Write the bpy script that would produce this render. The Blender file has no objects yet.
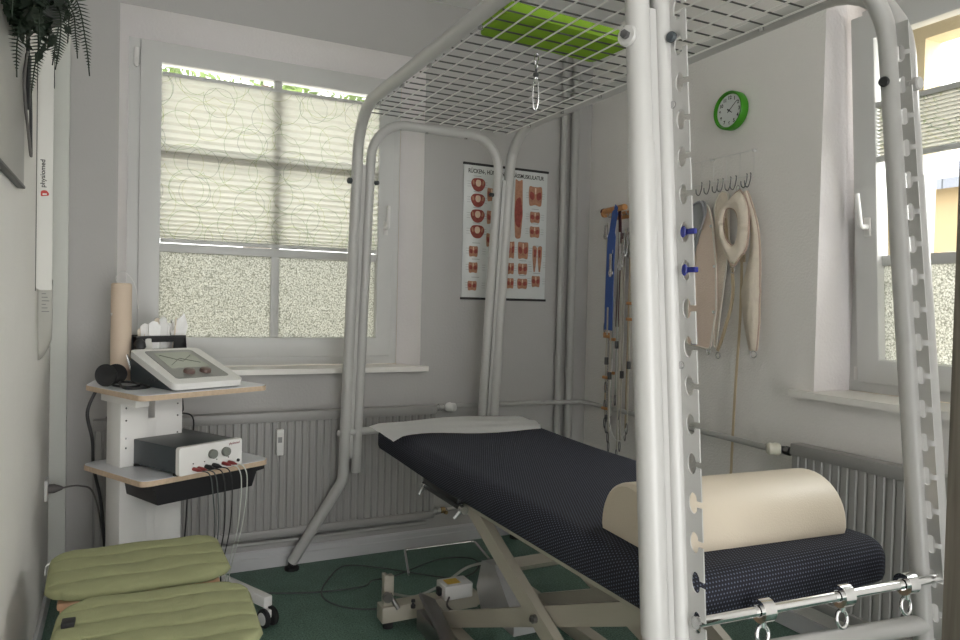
import bpy, bmesh, math, random
from mathutils import Vector, Matrix
from mathutils.geometry import tessellate_polygon
random.seed(7)
scene = bpy.context.scene
C = bpy.context.collection
PI = math.pi
V = Vector

# ------------------------------------------------------------------ materials
def new_mat(name):
    m = bpy.data.materials.new(name); m.use_nodes = True
    nt = m.node_tree; b = nt.nodes['Principled BSDF']
    return m, nt, b
def mat(name, col, rough=.5, metal=0., bump=0., bscale=60., var=0., vscale=8., spec=.5, coat=0.):
    m, nt, b = new_mat(name)
    b.inputs['Base Color'].default_value = (*col, 1)
    b.inputs['Roughness'].default_value = rough
    b.inputs['Metallic'].default_value = metal
    b.inputs['Specular IOR Level'].default_value = spec
    b.inputs['Coat Weight'].default_value = coat
    tc = nt.nodes.new('ShaderNodeTexCoord')
    n = nt.nodes.new('ShaderNodeTexNoise'); n.inputs['Scale'].default_value = vscale
    n.inputs['Detail'].default_value = 4
    nt.links.new(tc.outputs['Object'], n.inputs['Vector'])
    mx = nt.nodes.new('ShaderNodeMix'); mx.data_type = 'RGBA'
    v = max(var, .02)
    mx.inputs['A'].default_value = (*[max(0, c*(1-v)) for c in col], 1)
    mx.inputs['B'].default_value = (*[min(1, c*(1+v)) for c in col], 1)
    nt.links.new(n.outputs['Fac'], mx.inputs['Factor'])
    nt.links.new(mx.outputs['Result'], b.inputs['Base Color'])
    if bump:
        n2 = nt.nodes.new('ShaderNodeTexNoise'); n2.inputs['Scale'].default_value = bscale
        n2.inputs['Detail'].default_value = 3
        nt.links.new(tc.outputs['Object'], n2.inputs['Vector'])
        bp = nt.nodes.new('ShaderNodeBump'); bp.inputs['Strength'].default_value = bump
        bp.inputs['Distance'].default_value = .004
        nt.links.new(n2.outputs['Fac'], bp.inputs['Height'])
        nt.links.new(bp.outputs['Normal'], b.inputs['Normal'])
    return m
M = {}
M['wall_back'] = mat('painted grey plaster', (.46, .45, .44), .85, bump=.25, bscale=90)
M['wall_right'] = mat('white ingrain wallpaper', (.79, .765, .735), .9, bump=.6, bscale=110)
M['wall_left'] = mat('off white wall', (.76, .74, .705), .8, bump=.3, bscale=90)
M['reveal'] = mat('white reveal plaster', (.80, .765, .765), .75, bump=.5, bscale=80)
M['tanwall'] = mat('tan render', (.40, .31, .19), .9)
M['ext'] = mat('warm yellow render', (.72, .60, .40), .9, bump=.4, bscale=60)
M['ceiling'] = mat('white ceiling', (.8, .8, .78), .9)
M['trim'] = mat('grey white painted trim', (.56, .56, .57), .5)
M['casing'] = mat('pale grey green casing', (.60, .61, .57), .6)
M['pvc'] = mat('white window plastic', (.60, .60, .585), .35)
M['sill'] = mat('cream window board', (.80, .775, .73), .35)
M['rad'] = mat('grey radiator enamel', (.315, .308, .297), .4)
M['pipe'] = mat('grey painted pipe', (.42, .415, .40), .45)
M['cage'] = mat('white powder coated steel', (.49, .483, .468), .32, spec=.5, coat=.15)
M['plate'] = mat('satin aluminium plate', (.56, .555, .54), .34, metal=.55)
M['wire'] = mat('white coated wire', (.82, .81, .78), .3)
M['chrome'] = mat('polished chrome', (.85, .85, .86), .08, metal=1)
M['steel'] = mat('brushed steel', (.55, .55, .55), .25, metal=1)
M['dsteel'] = mat('dull dark steel', (.23, .22, .215), .35, metal=.8)
M['beige'] = mat('cream lacquered steel', (.40, .37, .305), .4)
M['beige_dark'] = mat('brownish inner steel', (.34, .27, .20), .5)
M['black'] = mat('black plastic', (.012, .012, .014), .4)
M['dgrey'] = mat('anthracite metal', (.045, .055, .062), .4)
M['rubber'] = mat('black rubber', (.015, .015, .016), .7)
M['white'] = mat('white plastic', (.72, .71, .69), .35)
M['shelf'] = mat('light grey laminate', (.66, .67, .70), .3)
M['ply'] = mat('plywood edge', (.50, .38, .27), .6, var=.25, vscale=60)
M['wood'] = mat('light beech wood', (.68, .42, .26), .45, var=.15, vscale=25)
M['orange'] = mat('orange brown wood', (.55, .27, .10), .5, var=.3, vscale=40)
M['leather'] = mat('beige leatherette', (.56, .49, .39), .45, bump=.15, bscale=250)
M['paper'] = mat('white tissue', (.95, .94, .93), .9, bump=.4, bscale=50)
M['paper2'] = mat('printed paper', (.70, .69, .65), .6)
M['cream'] = mat('cream woven cloth', (.80, .71, .60), .9, bump=.5, bscale=140, var=.12, vscale=30)
M['cream2'] = mat('pinkish canvas', (.76, .62, .52), .9, bump=.3, bscale=160)
M['piping'] = mat('pale piping', (.72, .68, .60), .8)
M['pinkpipe'] = mat('dusty pink edging', (.52, .38, .31), .8)
M['grey_cloth'] = mat('grey sheeting', (.30, .31, .32), .7)
M['tan'] = mat('tan webbing', (.55, .44, .30), .9)
M['blue'] = mat('blue strap', (.06, .13, .42), .8)
M['dblue'] = mat('deep blue plastic', (.008, .015, .18), .35)
M['maroon'] = mat('maroon strap', (.10, .03, .035), .8)
M['rope'] = mat('pale rope', (.55, .52, .45), .9)
M['metal_dark'] = mat('dark clip metal', (.16, .16, .165), .3, metal=.9)
M['cushion'] = mat('olive green cotton', (.30, .31, .165), .95, bump=.5, bscale=300, var=.1, vscale=20)
M['pad'] = mat('bright green foam', (.22, .40, .012), .7)
M['clockgreen'] = mat('green clock plastic', (.045, .27, .008), .3)
M['clockface'] = mat('clock face', (.62, .64, .64), .4)
M['ink'] = mat('dark ink', (.03, .03, .03), .7)
M['inkgrey'] = mat('grey ink', (.28, .28, .28), .7)
M['red'] = mat('red ink', (.55, .06, .05), .6)
M['redplug'] = mat('dark red plug', (.22, .03, .03), .4)
M['yellow'] = mat('yellow sticker', (.75, .50, .08), .5)
M['plug'] = mat('olive grey knob', (.17, .18, .16), .5)
M['brownknob'] = mat('brown dial', (.12, .075, .065), .3)
M['lead'] = mat('grey lead', (.14, .13, .125), .6)
M['cablegrey'] = mat('pale grey cable', (.48, .50, .46), .6)
M['cabledark'] = mat('dark grey cable', (.07, .08, .08), .6)
M['muscle'] = mat('muscle red print', (.30, .065, .05), .7, var=.5, vscale=60)
M['muscle2'] = mat('flesh brown print', (.42, .21, .13), .7, var=.45, vscale=60)
M['bone'] = mat('bone print', (.72, .55, .42), .7, var=.15, vscale=60)
M['leaf'] = mat('dark green leaf', (.006, .015, .006), .6)
M['leaf2'] = mat('garden leaf', (.16, .24, .055), .6, var=.3, vscale=3)
M['bark'] = mat('bark', (.10, .07, .05), .9)
M['terracotta'] = mat('dark planter', (.05, .05, .05), .5)
M['slate'] = mat('slate roof', (.16, .18, .22), .6)
M['bounce_ground'] = mat('pale bounce ground', (.50, .50, .47), .9, var=.15, vscale=2)  # unseen outdoor ground, made pale to bounce light up onto the lintels
M['kraft'] = mat('kraft brown paper', (.62, .50, .39), .7, bump=.3, bscale=30)
M['yellowed'] = mat('yellowed plastic', (.70, .67, .56), .4)

def floor_mat():
    m, nt, b = new_mat('dark green speckled linoleum')
    tc = nt.nodes.new('ShaderNodeTexCoord')
    n = nt.nodes.new('ShaderNodeTexNoise'); n.inputs['Scale'].default_value = 160; n.inputs['Detail'].default_value = 2
    n2 = nt.nodes.new('ShaderNodeTexNoise'); n2.inputs['Scale'].default_value = 12; n2.inputs['Detail'].default_value = 5
    nt.links.new(tc.outputs['Object'], n.inputs['Vector']); nt.links.new(tc.outputs['Object'], n2.inputs['Vector'])
    r = nt.nodes.new('ShaderNodeValToRGB')
    e = r.color_ramp.elements
    e[0].position = .35; e[0].color = (.050, .105, .082, 1)
    e[1].position = .68; e[1].color = (.19, .31, .25, 1)
    nt.links.new(n.outputs['Fac'], r.inputs['Fac'])
    mx = nt.nodes.new('ShaderNodeMix'); mx.data_type = 'RGBA'; mx.blend_type = 'MULTIPLY'; mx.inputs['Factor'].default_value = .5
    r2 = nt.nodes.new('ShaderNodeValToRGB'); r2.color_ramp.elements[0].position = .3; r2.color_ramp.elements[0].color = (.55, .6, .58, 1)
    r2.color_ramp.elements[1].position = .7
    nt.links.new(n2.outputs['Fac'], r2.inputs['Fac'])
    nt.links.new(r.outputs['Color'], mx.inputs['A']); nt.links.new(r2.outputs['Color'], mx.inputs['B'])
    nt.links.new(mx.outputs['Result'], b.inputs['Base Color'])
    b.inputs['Roughness'].default_value = .55
    return m
M['floor'] = floor_mat()

def math_node(nt, op, a, b=None, c=None):
    n = nt.nodes.new('ShaderNodeMath'); n.operation = op
    for i, x in enumerate((a, b, c)):
        if x is None: continue
        if isinstance(x, (int, float)): n.inputs[i].default_value = x
        else: nt.links.new(x, n.inputs[i])
    return n.outputs[0]

def cover_mat():
    m, nt, b = new_mat('navy waffle cover')
    uv = nt.nodes.new('ShaderNodeUVMap')
    sp = nt.nodes.new('ShaderNodeSeparateXYZ'); nt.links.new(uv.outputs['UV'], sp.inputs[0])
    k = 1/.0085
    u = math_node(nt, 'MULTIPLY', sp.outputs[0], k); v = math_node(nt, 'MULTIPLY', sp.outputs[1], k)
    row = math_node(nt, 'FLOOR', v)
    off = math_node(nt, 'MULTIPLY', math_node(nt, 'MODULO', row, 2), .5)
    fu = math_node(nt, 'SUBTRACT', math_node(nt, 'FRACT', math_node(nt, 'ADD', u, off)), .5)
    fv = math_node(nt, 'SUBTRACT', math_node(nt, 'FRACT', v), .5)
    d = math_node(nt, 'SQRT', math_node(nt, 'ADD', math_node(nt, 'MULTIPLY', fu, fu), math_node(nt, 'MULTIPLY', fv, fv)))
    r = nt.nodes.new('ShaderNodeValToRGB'); e = r.color_ramp.elements
    e[0].position = .14; e[0].color = (.10, .115, .16, 1)
    e[1].position = .27; e[1].color = (.016, .016, .022, 1)
    nt.links.new(d, r.inputs['Fac'])
    nt.links.new(r.outputs['Color'], b.inputs['Base Color'])
    b.inputs['Roughness'].default_value = .9
    b.inputs['Specular IOR Level'].default_value = .25
    bp = nt.nodes.new('ShaderNodeBump'); bp.inputs['Strength'].default_value = .5; bp.inputs['Distance'].default_value = .002
    bp.invert = True
    nt.links.new(d, bp.inputs['Height']); nt.links.new(bp.outputs['Normal'], b.inputs['Normal'])
    return m
M['cover'] = cover_mat()

def wood_grain_mat():
    m, nt, b = new_mat('grey brown wood grain')
    tc = nt.nodes.new('ShaderNodeTexCoord'); mp = nt.nodes.new('ShaderNodeMapping')
    mp.inputs['Scale'].default_value = (60, 60, 3)
    nt.links.new(tc.outputs['Object'], mp.inputs[0])
    n = nt.nodes.new('ShaderNodeTexNoise'); n.inputs['Scale'].default_value = 1.5; n.inputs['Detail'].default_value = 5
    nt.links.new(mp.outputs[0], n.inputs['Vector'])
    r = nt.nodes.new('ShaderNodeValToRGB'); e = r.color_ramp.elements
    e[0].position = .35; e[0].color = (.085, .072, .055, 1); e[1].position = .65; e[1].color = (.15, .13, .105, 1)
    nt.links.new(n.outputs['Fac'], r.inputs['Fac']); nt.links.new(r.outputs['Color'], b.inputs['Base Color'])
    b.inputs['Roughness'].default_value = .6
    return m
M['door'] = wood_grain_mat()

def glass_mat(name, frosted):
    m = bpy.data.materials.new(name); m.use_nodes = True; nt = m.node_tree
    nt.nodes.remove(nt.nodes['Principled BSDF']); out = nt.nodes['Material Output']
    tr = nt.nodes.new('ShaderNodeBsdfTransparent'); gl = nt.nodes.new('ShaderNodeBsdfGlossy')
    gl.inputs['Roughness'].default_value = .03
    mix = nt.nodes.new('ShaderNodeMixShader')
    if not frosted:
        mix.inputs[0].default_value = .06
        tr.inputs[0].default_value = (.97, .98, .97, 1)
        nt.links.new(tr.outputs[0], mix.inputs[1]); nt.links.new(gl.outputs[0], mix.inputs[2])
        nt.links.new(mix.outputs[0], out.inputs[0]); return m
    tl = nt.nodes.new('ShaderNodeBsdfTranslucent')
    tc = nt.nodes.new('ShaderNodeTexCoord')
    vo = nt.nodes.new('ShaderNodeTexVoronoi'); vo.inputs['Scale'].default_value = 130; vo.feature = 'F1'
    no = nt.nodes.new('ShaderNodeTexNoise'); no.inputs['Scale'].default_value = 210; no.inputs['Detail'].default_value = 3
    nt.links.new(tc.outputs['Object'], vo.inputs['Vector']); nt.links.new(tc.outputs['Object'], no.inputs['Vector'])
    f = math_node(nt, 'ADD', math_node(nt, 'MULTIPLY', vo.outputs['Distance'], .45), math_node(nt, 'MULTIPLY', no.outputs['Fac'], .75))
    r = nt.nodes.new('ShaderNodeValToRGB'); e = r.color_ramp.elements
    e[0].position = .42; e[0].color = (.60, .605, .575, 1)
    e[1].position = .78; e[1].color = (.20, .205, .18, 1)
    nt.links.new(f, r.inputs['Fac']); nt.links.new(r.outputs['Color'], tl.inputs[0])
    tr.inputs[0].default_value = (.9, .9, .88, 1)
    rf = nt.nodes.new('ShaderNodeBsdfRefraction'); rf.inputs['Roughness'].default_value = .35; rf.inputs['IOR'].default_value = 1.02
    nt.links.new(r.outputs['Color'], rf.inputs['Color'])
    mix.inputs[0].default_value = .22
    nt.links.new(tl.outputs[0], mix.inputs[1]); nt.links.new(rf.outputs[0], mix.inputs[2])
    nt.links.new(mix.outputs[0], out.inputs[0])
    return m
M['glass'] = glass_mat('clear window glass', False)
M['frost'] = glass_mat('pebbled privacy glass', True)

def blind_mat():
    m = bpy.data.materials.new('pleated blind fabric with rings'); m.use_nodes = True; nt = m.node_tree
    b = nt.nodes['Principled BSDF']; out = nt.nodes['Material Output']
    uv = nt.nodes.new('ShaderNodeUVMap')
    prev = None
    layers = [(4.6, .40, 0.0, .0, .5), (5.2, .43, .37, .61, .6), (4.4, .30, .13, .29, .6), (6.0, .44, .71, .83, .5)]
    cols = [(.22, .34, .16), (.50, .52, .22), (.22, .27, .24), (.33, .44, .20)]
    colour = None
    base = (.80, .79, .74, 1)
    last = None
    for (sc, rad, ox, oy, rn), cc in zip(layers, cols):
        mp = nt.nodes.new('ShaderNodeMapping'); mp.inputs['Location'].default_value = (ox*3, oy*3, 0)
        nt.links.new(uv.outputs['UV'], mp.inputs[0])
        vo = nt.nodes.new('ShaderNodeTexVoronoi'); vo.voronoi_dimensions = '2D'
        vo.inputs['Scale'].default_value = sc; vo.inputs['Randomness'].default_value = rn
        nt.links.new(mp.outputs[0], vo.inputs['Vector'])
        d = math_node(nt, 'ABSOLUTE', math_node(nt, 'SUBTRACT', vo.outputs['Distance'], rad))
        line = math_node(nt, 'LESS_THAN', d, .0075*sc/6)
        mx = nt.nodes.new('ShaderNodeMix'); mx.data_type = 'RGBA'
        if last is None: mx.inputs['A'].default_value = base
        else: nt.links.new(last, mx.inputs['A'])
        mx.inputs['B'].default_value = (*cc, 1)
        nt.links.new(math_node(nt, 'MULTIPLY', line, .6), mx.inputs['Factor'])
        last = mx.outputs['Result']
    nt.links.new(last, b.inputs['Base Color']); b.inputs['Roughness'].default_value = .9
    tl = nt.nodes.new('ShaderNodeBsdfTranslucent'); dk = nt.nodes.new('ShaderNodeMix'); dk.data_type = 'RGBA'; dk.blend_type = 'MULTIPLY'; dk.inputs['Factor'].default_value = 1
    nt.links.new(last, dk.inputs['A']); dk.inputs['B'].default_value = (.50, .50, .475, 1); nt.links.new(dk.outputs['Result'], tl.inputs[0])
    mix = nt.nodes.new('ShaderNodeMixShader'); mix.inputs[0].default_value = .62
    nt.links.new(b.outputs[0], mix.inputs[1]); nt.links.new(tl.outputs[0], mix.inputs[2])
    nt.links.new(mix.outputs[0], out.inputs[0])
    return m
M['blind'] = blind_mat()

# ------------------------------------------------------------------ helpers
def obj(name, bm, m, parent=None, smooth=False):
    me = bpy.data.meshes.new(name)
    bmesh.ops.recalc_face_normals(bm, faces=bm.faces)
    bm.to_mesh(me); bm.free()
    o = bpy.data.objects.new(name, me); C.objects.link(o)
    me.materials.append(M[m] if isinstance(m, str) else m)
    if smooth:
        for p in me.polygons: p.use_smooth = True
        if smooth != 'all':
            try: me.set_sharp_from_angle(angle=math.radians(40))
            except Exception: pass
    if parent: o.parent = parent
    return o
def tag(o, label, cat, group=None, kind=None):
    o['label'] = label
    o['category'] = cat
    if group: o['group'] = group
    if kind: o['kind'] = kind
    return o
def thing(name, label, cat, loc=(0, 0, 0), rz=0, group=None):
    o = bpy.data.objects.new(name, None); C.objects.link(o)
    o.location = loc; o.rotation_euler = (0, 0, rz); o.empty_display_size = .05
    return tag(o, label, cat, group)
def struct(name, bm=None, m=None, parent=None, smooth=False):
    if bm is None:
        o = bpy.data.objects.new(name, None); C.objects.link(o)
    else: o = obj(name, bm, m, parent, smooth)
    if parent is None: o['kind'] = 'structure'
    return o
def NB(): return bmesh.new()
def box(bm, x0, x1, y0, y1, z0, z1, bev=0, seg=2, mtx=None):
    t = bmesh.new(); bmesh.ops.create_cube(t, size=1)
    for v in t.verts:
        v.co = V(((x0+x1)/2+v.co.x*(x1-x0), (y0+y1)/2+v.co.y*(y1-y0), (z0+z1)/2+v.co.z*(z1-z0)))
    if bev: bmesh.ops.bevel(t, geom=t.edges[:], offset=bev, segments=seg, affect='EDGES', profile=.5)
    if mtx is not None: t.transform(mtx)
    join(bm, t); return bm
def join(bm, t):
    me = bpy.data.meshes.new('tmp'); t.to_mesh(me); t.free(); bm.from_mesh(me); bpy.data.meshes.remove(me)
def frames(pts, closed=False):
    n = len(pts); T = []
    for i in range(n):
        if closed: a, b = pts[i-1], pts[(i+1) % n]
        else: a, b = pts[max(i-1, 0)], pts[min(i+1, n-1)]
        T.append((b-a).normalized() if (b-a).length > 1e-9 else V((0, 0, 1)))
    N = T[0].orthogonal().normalized(); out = []
    for i in range(n):
        if i:
            ax = T[i-1].cross(T[i])
            if ax.length > 1e-8:
                N = Matrix.Rotation(T[i-1].angle(T[i]), 3, ax.normalized()) @ N
            N = (N - T[i]*N.dot(T[i])).normalized()
        out.append((T[i], N, T[i].cross(N)))
    return out
def tube(bm, pts, r, seg=12, closed=False, cap=True):
    pts = [V(p) for p in pts]; fr = frames(pts, closed); rings = []
    for i, (p, (t, n, b)) in enumerate(zip(pts, fr)):
        rr = r[i] if isinstance(r, (list, tuple)) else r
        rings.append([bm.verts.new(p+(n*math.cos(2*PI*k/seg)+b*math.sin(2*PI*k/seg))*rr) for k in range(seg)])
    m = len(rings)
    for i in range(m if closed else m-1):
        A, B = rings[i], rings[(i+1) % m]
        for k in range(seg):
            bm.faces.new((A[k], A[(k+1) % seg], B[(k+1) % seg], B[k]))
    if cap and not closed:
        bm.faces.new(rings[0][::-1]); bm.faces.new(rings[-1])
    return bm
def ribbon(bm, pts, w, th, side):
    """flat strap along pts; side = width direction"""
    pts = [V(p) for p in pts]; side = V(side).normalized(); fr = frames(pts); rings = []
    for i, (p, (t, n, b)) in enumerate(zip(pts, fr)):
        s = (side - t*side.dot(t)).normalized(); q = t.cross(s).normalized()
        ww = w[i] if isinstance(w, (list, tuple)) else w
        rings.append([bm.verts.new(p+s*a*ww/2+q*c*th/2) for a, c in ((-1, -1), (1, -1), (1, 1), (-1, 1))])
    for A, B in zip(rings, rings[1:]):
        for k in range(4): bm.faces.new((A[k], A[(k+1) % 4], B[(k+1) % 4], B[k]))
    bm.faces.new(rings[0][::-1]); bm.faces.new(rings[-1]); return bm
def fillet(pts, rad, n=8):
    pts = [V(p) for p in pts]; out = [pts[0]]
    for i in range(1, len(pts)-1):
        r = rad[i-1] if isinstance(rad, (list, tuple)) else rad
        p = pts[i]; a = (pts[i-1]-p); b = (pts[i+1]-p); ang = a.angle(b)
        a.normalize(); b.normalize()
        d = r/math.tan(ang/2)
        s, e = p+a*d, p+b*d
        cdir = (a+b).normalized(); c = p+cdir*(r/math.sin(ang/2))
        v0, v1 = s-c, e-c; tot = v0.angle(v1); ax = v0.cross(v1).normalized()
        for k in range(n+1): out.append(c+Matrix.Rotation(tot*k/n, 3, ax) @ v0)
    out.append(pts[-1]); return out
def smooth_path(pts, n=6, closed=False):
    pts = [V(p) for p in pts]; out = []; m = len(pts)
    rng = range(m) if closed else range(m-1)
    for i in rng:
        if closed: p0, p1, p2, p3 = pts[i-1], pts[i], pts[(i+1) % m], pts[(i+2) % m]
        else: p0, p1, p2, p3 = pts[max(i-1, 0)], pts[i], pts[i+1], pts[min(i+2, m-1)]
        for k in range(n):
            t = k/n
            out.append(.5*((2*p1)+(p2-p0)*t+(2*p0-5*p1+4*p2-p3)*t*t+(3*p1-p0-3*p2+p3)*t**3))
    if not closed: out.append(pts[-1])
    return out
def lathe(bm, prof, origin, axis, seg=24):
    """prof = [(radius, height along axis)]"""
    origin = V(origin); a = V(axis).normalized(); n = a.orthogonal().normalized(); b = a.cross(n); rings = []
    for r, h in prof:
        if r < 1e-6: rings.append([bm.verts.new(origin+a*h)])
        else: rings.append([bm.verts.new(origin+a*h+(n*math.cos(2*PI*k/seg)+b*math.sin(2*PI*k/seg))*r) for k in range(seg)])
    for A, B in zip(rings, rings[1:]):
        for k in range(seg):
            q = []
            for x in (A[k % len(A)], A[(k+1) % len(A)], B[(k+1) % len(B)], B[k % len(B)]):
                if x not in q: q.append(x)
            if len(q) > 2: bm.faces.new(q)
    if len(rings[0]) > 1: bm.faces.new(rings[0][::-1])
    if len(rings[-1]) > 1: bm.faces.new(rings[-1])
    return bm
def disc(bm, c, axis, r, h, seg=24, bev=0):
    if bev: return lathe(bm, [(r-bev, 0), (r, bev), (r, h-bev), (r-bev, h)], c, axis, seg)
    return lathe(bm, [(r, 0), (r, h)], c, axis, seg)
def prism(bm, poly, f, t0, t1):
    """poly of 2D points, f(a,b,t)->3D, extruded t0..t1"""
    lo = [bm.verts.new(f(a, b, t0)) for a, b in poly]; hi = [bm.verts.new(f(a, b, t1)) for a, b in poly]
    n = len(poly)
    for i in range(n): bm.faces.new((lo[i], lo[(i+1) % n], hi[(i+1) % n], hi[i]))
    if n <= 4:
        bm.faces.new(lo[::-1]); bm.faces.new(hi); return bm
    area = sum(poly[i-1][0]*poly[i][1]-poly[i][0]*poly[i-1][1] for i in range(n))
    turns = [((poly[i][0]-poly[i-1][0])*(poly[(i+1) % n][1]-poly[i][1])-(poly[i][1]-poly[i-1][1])*(poly[(i+1) % n][0]-poly[i][0]))*area for i in range(n)]
    if min(turns) > -1e-12:
        bm.faces.new(lo[::-1]); bm.faces.new(hi); return bm
    for t in tessellate_polygon([[V((a, b, 0)) for a, b in poly]]):
        bm.faces.new([lo[i] for i in t]); bm.faces.new([hi[i] for i in t][::-1])
    return bm
def roundpoly(poly, r, n=4):
    out = []; m = len(poly)
    for i in range(m):
        p = V((*poly[i], 0)); a = V((*poly[i-1], 0))-p; b = V((*poly[(i+1) % m], 0))-p
        rr = min(r, a.length*.45, b.length*.45)
        a.normalize(); b.normalize()
        s, e = p+a*rr, p+b*rr
        for k in range(n+1):
            t = k/n; q = s*(1-t)**2+p*2*t*(1-t)+e*t*t; out.append((q.x, q.y))
    return out
XY = lambda a, b, t: V((a, b, t))
YZ = lambda a, b, t: V((t, a, b))
XZ = lambda a, b, t: V((a, t, b))
def text_mesh(s, size, mtx, m, parent, name='lettering', extrude=.0004, fit=None, bold=.0):
    cu = bpy.data.curves.new('t', 'FONT'); cu.body = s; cu.size = size; cu.extrude = extrude; cu.offset = bold
    cu.align_x = 'CENTER'; cu.align_y = 'CENTER'
    to = bpy.data.objects.new('t', cu); C.objects.link(to)
    dg = bpy.context.evaluated_depsgraph_get(); dg.update()
    me = bpy.data.meshes.new_from_object(to.evaluated_get(dg)); me.name = name
    bpy.data.objects.remove(to); bpy.data.curves.remove(cu)
    if fit:
        xs = [v.co.x for v in me.vertices]; w = max(xs)-min(xs)
        for v in me.vertices: v.co.x *= fit/w
    me.transform(mtx)
    me.materials.clear(); me.materials.append(M[m])
    o = bpy.data.objects.new(name, me); C.objects.link(o); o.parent = parent
    return o
def copy_tree(o, parent=None):
    c = o.copy(); C.objects.link(c)
    if parent: c.parent = parent
    for ch in list(o.children): copy_tree(ch, c)
    return c

# ------------------------------------------------------------------ room
YB, XR, XL = 3.41, 2.384, -.26
CEIL = 2.78
Y0 = -1.3
bm = NB(); box(bm, XL-.2, XR+.5, Y0, YB+.05, -.1, 0); struct('floor', bm, 'floor')
bm = NB(); box(bm, XL-.2, XR+.05, Y0, YB+.05, CEIL, CEIL+.1); struct('ceiling', bm, 'ceiling')
# back wall with opening and splayed reveal
WX0, WX1, WZ0, WZ1 = -.02, 1.365, .905, 2.48
RX0, RX1, RZ1 = .016, 1.29, 2.395
def wall_with_hole(bm, a0, a1, z0, z1, h, f, t):
    A0, A1, Z0, Z1 = h
    for q in ((a0, A0, z0, z1), (A1, a1, z0, z1), (A0, A1, z0, Z0), (A0, A1, Z1, z1)):
        prism(bm, [(q[0], q[2]), (q[1], q[2]), (q[1], q[3]), (q[0], q[3])], f, *t)
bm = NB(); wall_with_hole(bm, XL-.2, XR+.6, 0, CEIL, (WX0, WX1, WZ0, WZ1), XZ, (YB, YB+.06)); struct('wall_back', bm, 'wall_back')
# rounded / splayed reveal of back window
bm = NB()
def reveal_ring(bm, outer, inner, d0, d1, f, n=6):
    """outer/inner = (a0,a1,z0,z1); soft curve between"""
    prev = None
    for k in range(n+1):
        t = k/n; s = t**1.4
        a0, a1, z0, z1 = [o+(i-o)*s for o, i in zip(outer, inner)]
        d = d0+(d1-d0)*t
        ring = [bm.verts.new(f(a, z, d)) for a, z in ((a0, z0), (a0, z1), (a1, z1), (a1, z0))]
        if prev:
            for j in range(3): bm.faces.new((prev[j], prev[j+1], ring[j+1], ring[j]))
        prev = ring
reveal_ring(bm, (WX0, WX1, WZ0, WZ1), (RX0, RX1, WZ0, RZ1), YB, YB+.15, XZ)
o = struct('trim_1', bm, 'reveal', smooth='all')
bm = NB(); wall_with_hole(bm, XL-.2, XR+.6, 0, CEIL, (RX0-.005, RX1+.005, WZ0, RZ1+.005), XZ, (YB+.151, YB+.33)); struct('trim_2', bm, 'ext')
# right wall
HY0, HY1, HZ0, HZ1 = .62, 1.89, .92, 2.48
bm = NB(); wall_with_hole(bm, Y0, YB+.01, 0, CEIL, (HY0, HY1, HZ0, HZ1), YZ, (XR, XR+.06)); struct('wall_right', bm, 'wall_right')
bm = NB()
reveal_ring(bm, (HY0, HY1, HZ0, HZ1), (HY0, HY1-.004, HZ0, HZ1-.05), XR, XR+.2, YZ)
struct('trim_3', bm, 'reveal', smooth='all')
bm = NB(); wall_with_hole(bm, Y0, YB+.01, 0, CEIL, (HY0-.005, HY1+.005, HZ0, HZ1-.04), YZ, (XR+.201, XR+.42)); struct('trim_4', bm, 'ext')
# left wall
bm = NB(); box(bm, XL-.08, XL, Y0, YB+.02, 0, CEIL); struct('wall_left', bm, 'wall_left')
bm = NB(); box(bm, XL, XL+.062, YB-.025, YB, 0, CEIL, .004); struct('trim_5', bm, 'casing', smooth=True)
# baseboards
bm = NB(); prism(bm, [(YB, 0), (YB-.016, 0), (YB-.016, .05), (YB-.012, .055), (YB-.012, .075), (YB-.006, .085), (YB, .085)], YZ, XL+.062, XR)
struct('baseboard_back', bm, 'trim')
bm = NB(); box(bm, XL, XL+.014, Y0, YB-.026, 0, .07, .003); struct('baseboard_left', bm, 'trim')
bm = NB(); box(bm, XR-.014, XR, Y0, YB-.017, 0, .07, .003); struct('baseboard_right', bm, 'trim')
bm = NB(); wall_with_hole(bm, XL-.2, XR+.05, 0, CEIL, (-.1, 1.5, .0, 2.3), XZ, (Y0-.08, Y0)); struct('wall_front_unseen', bm, 'wall_left')  # unseen wall added behind the camera, opening shaped to admit light
# brown door leaf at the right foreground
bm = NB(); box(bm, 1.205, 1.245, -.12, .70, .01, 2.02, .004); d = struct('door_1', bm, 'door', smooth=True)
bm = NB()
tube(bm, fillet([(1.205, -.05, 1.05), (1.15, -.05, 1.05), (1.15, .07, 1.05)], .015), .009)
disc(bm, (1.204, -.05, 1.05), (-1, 0, 0), .024, .008)
obj('door_handle', bm, 'steel', d, True)

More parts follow.
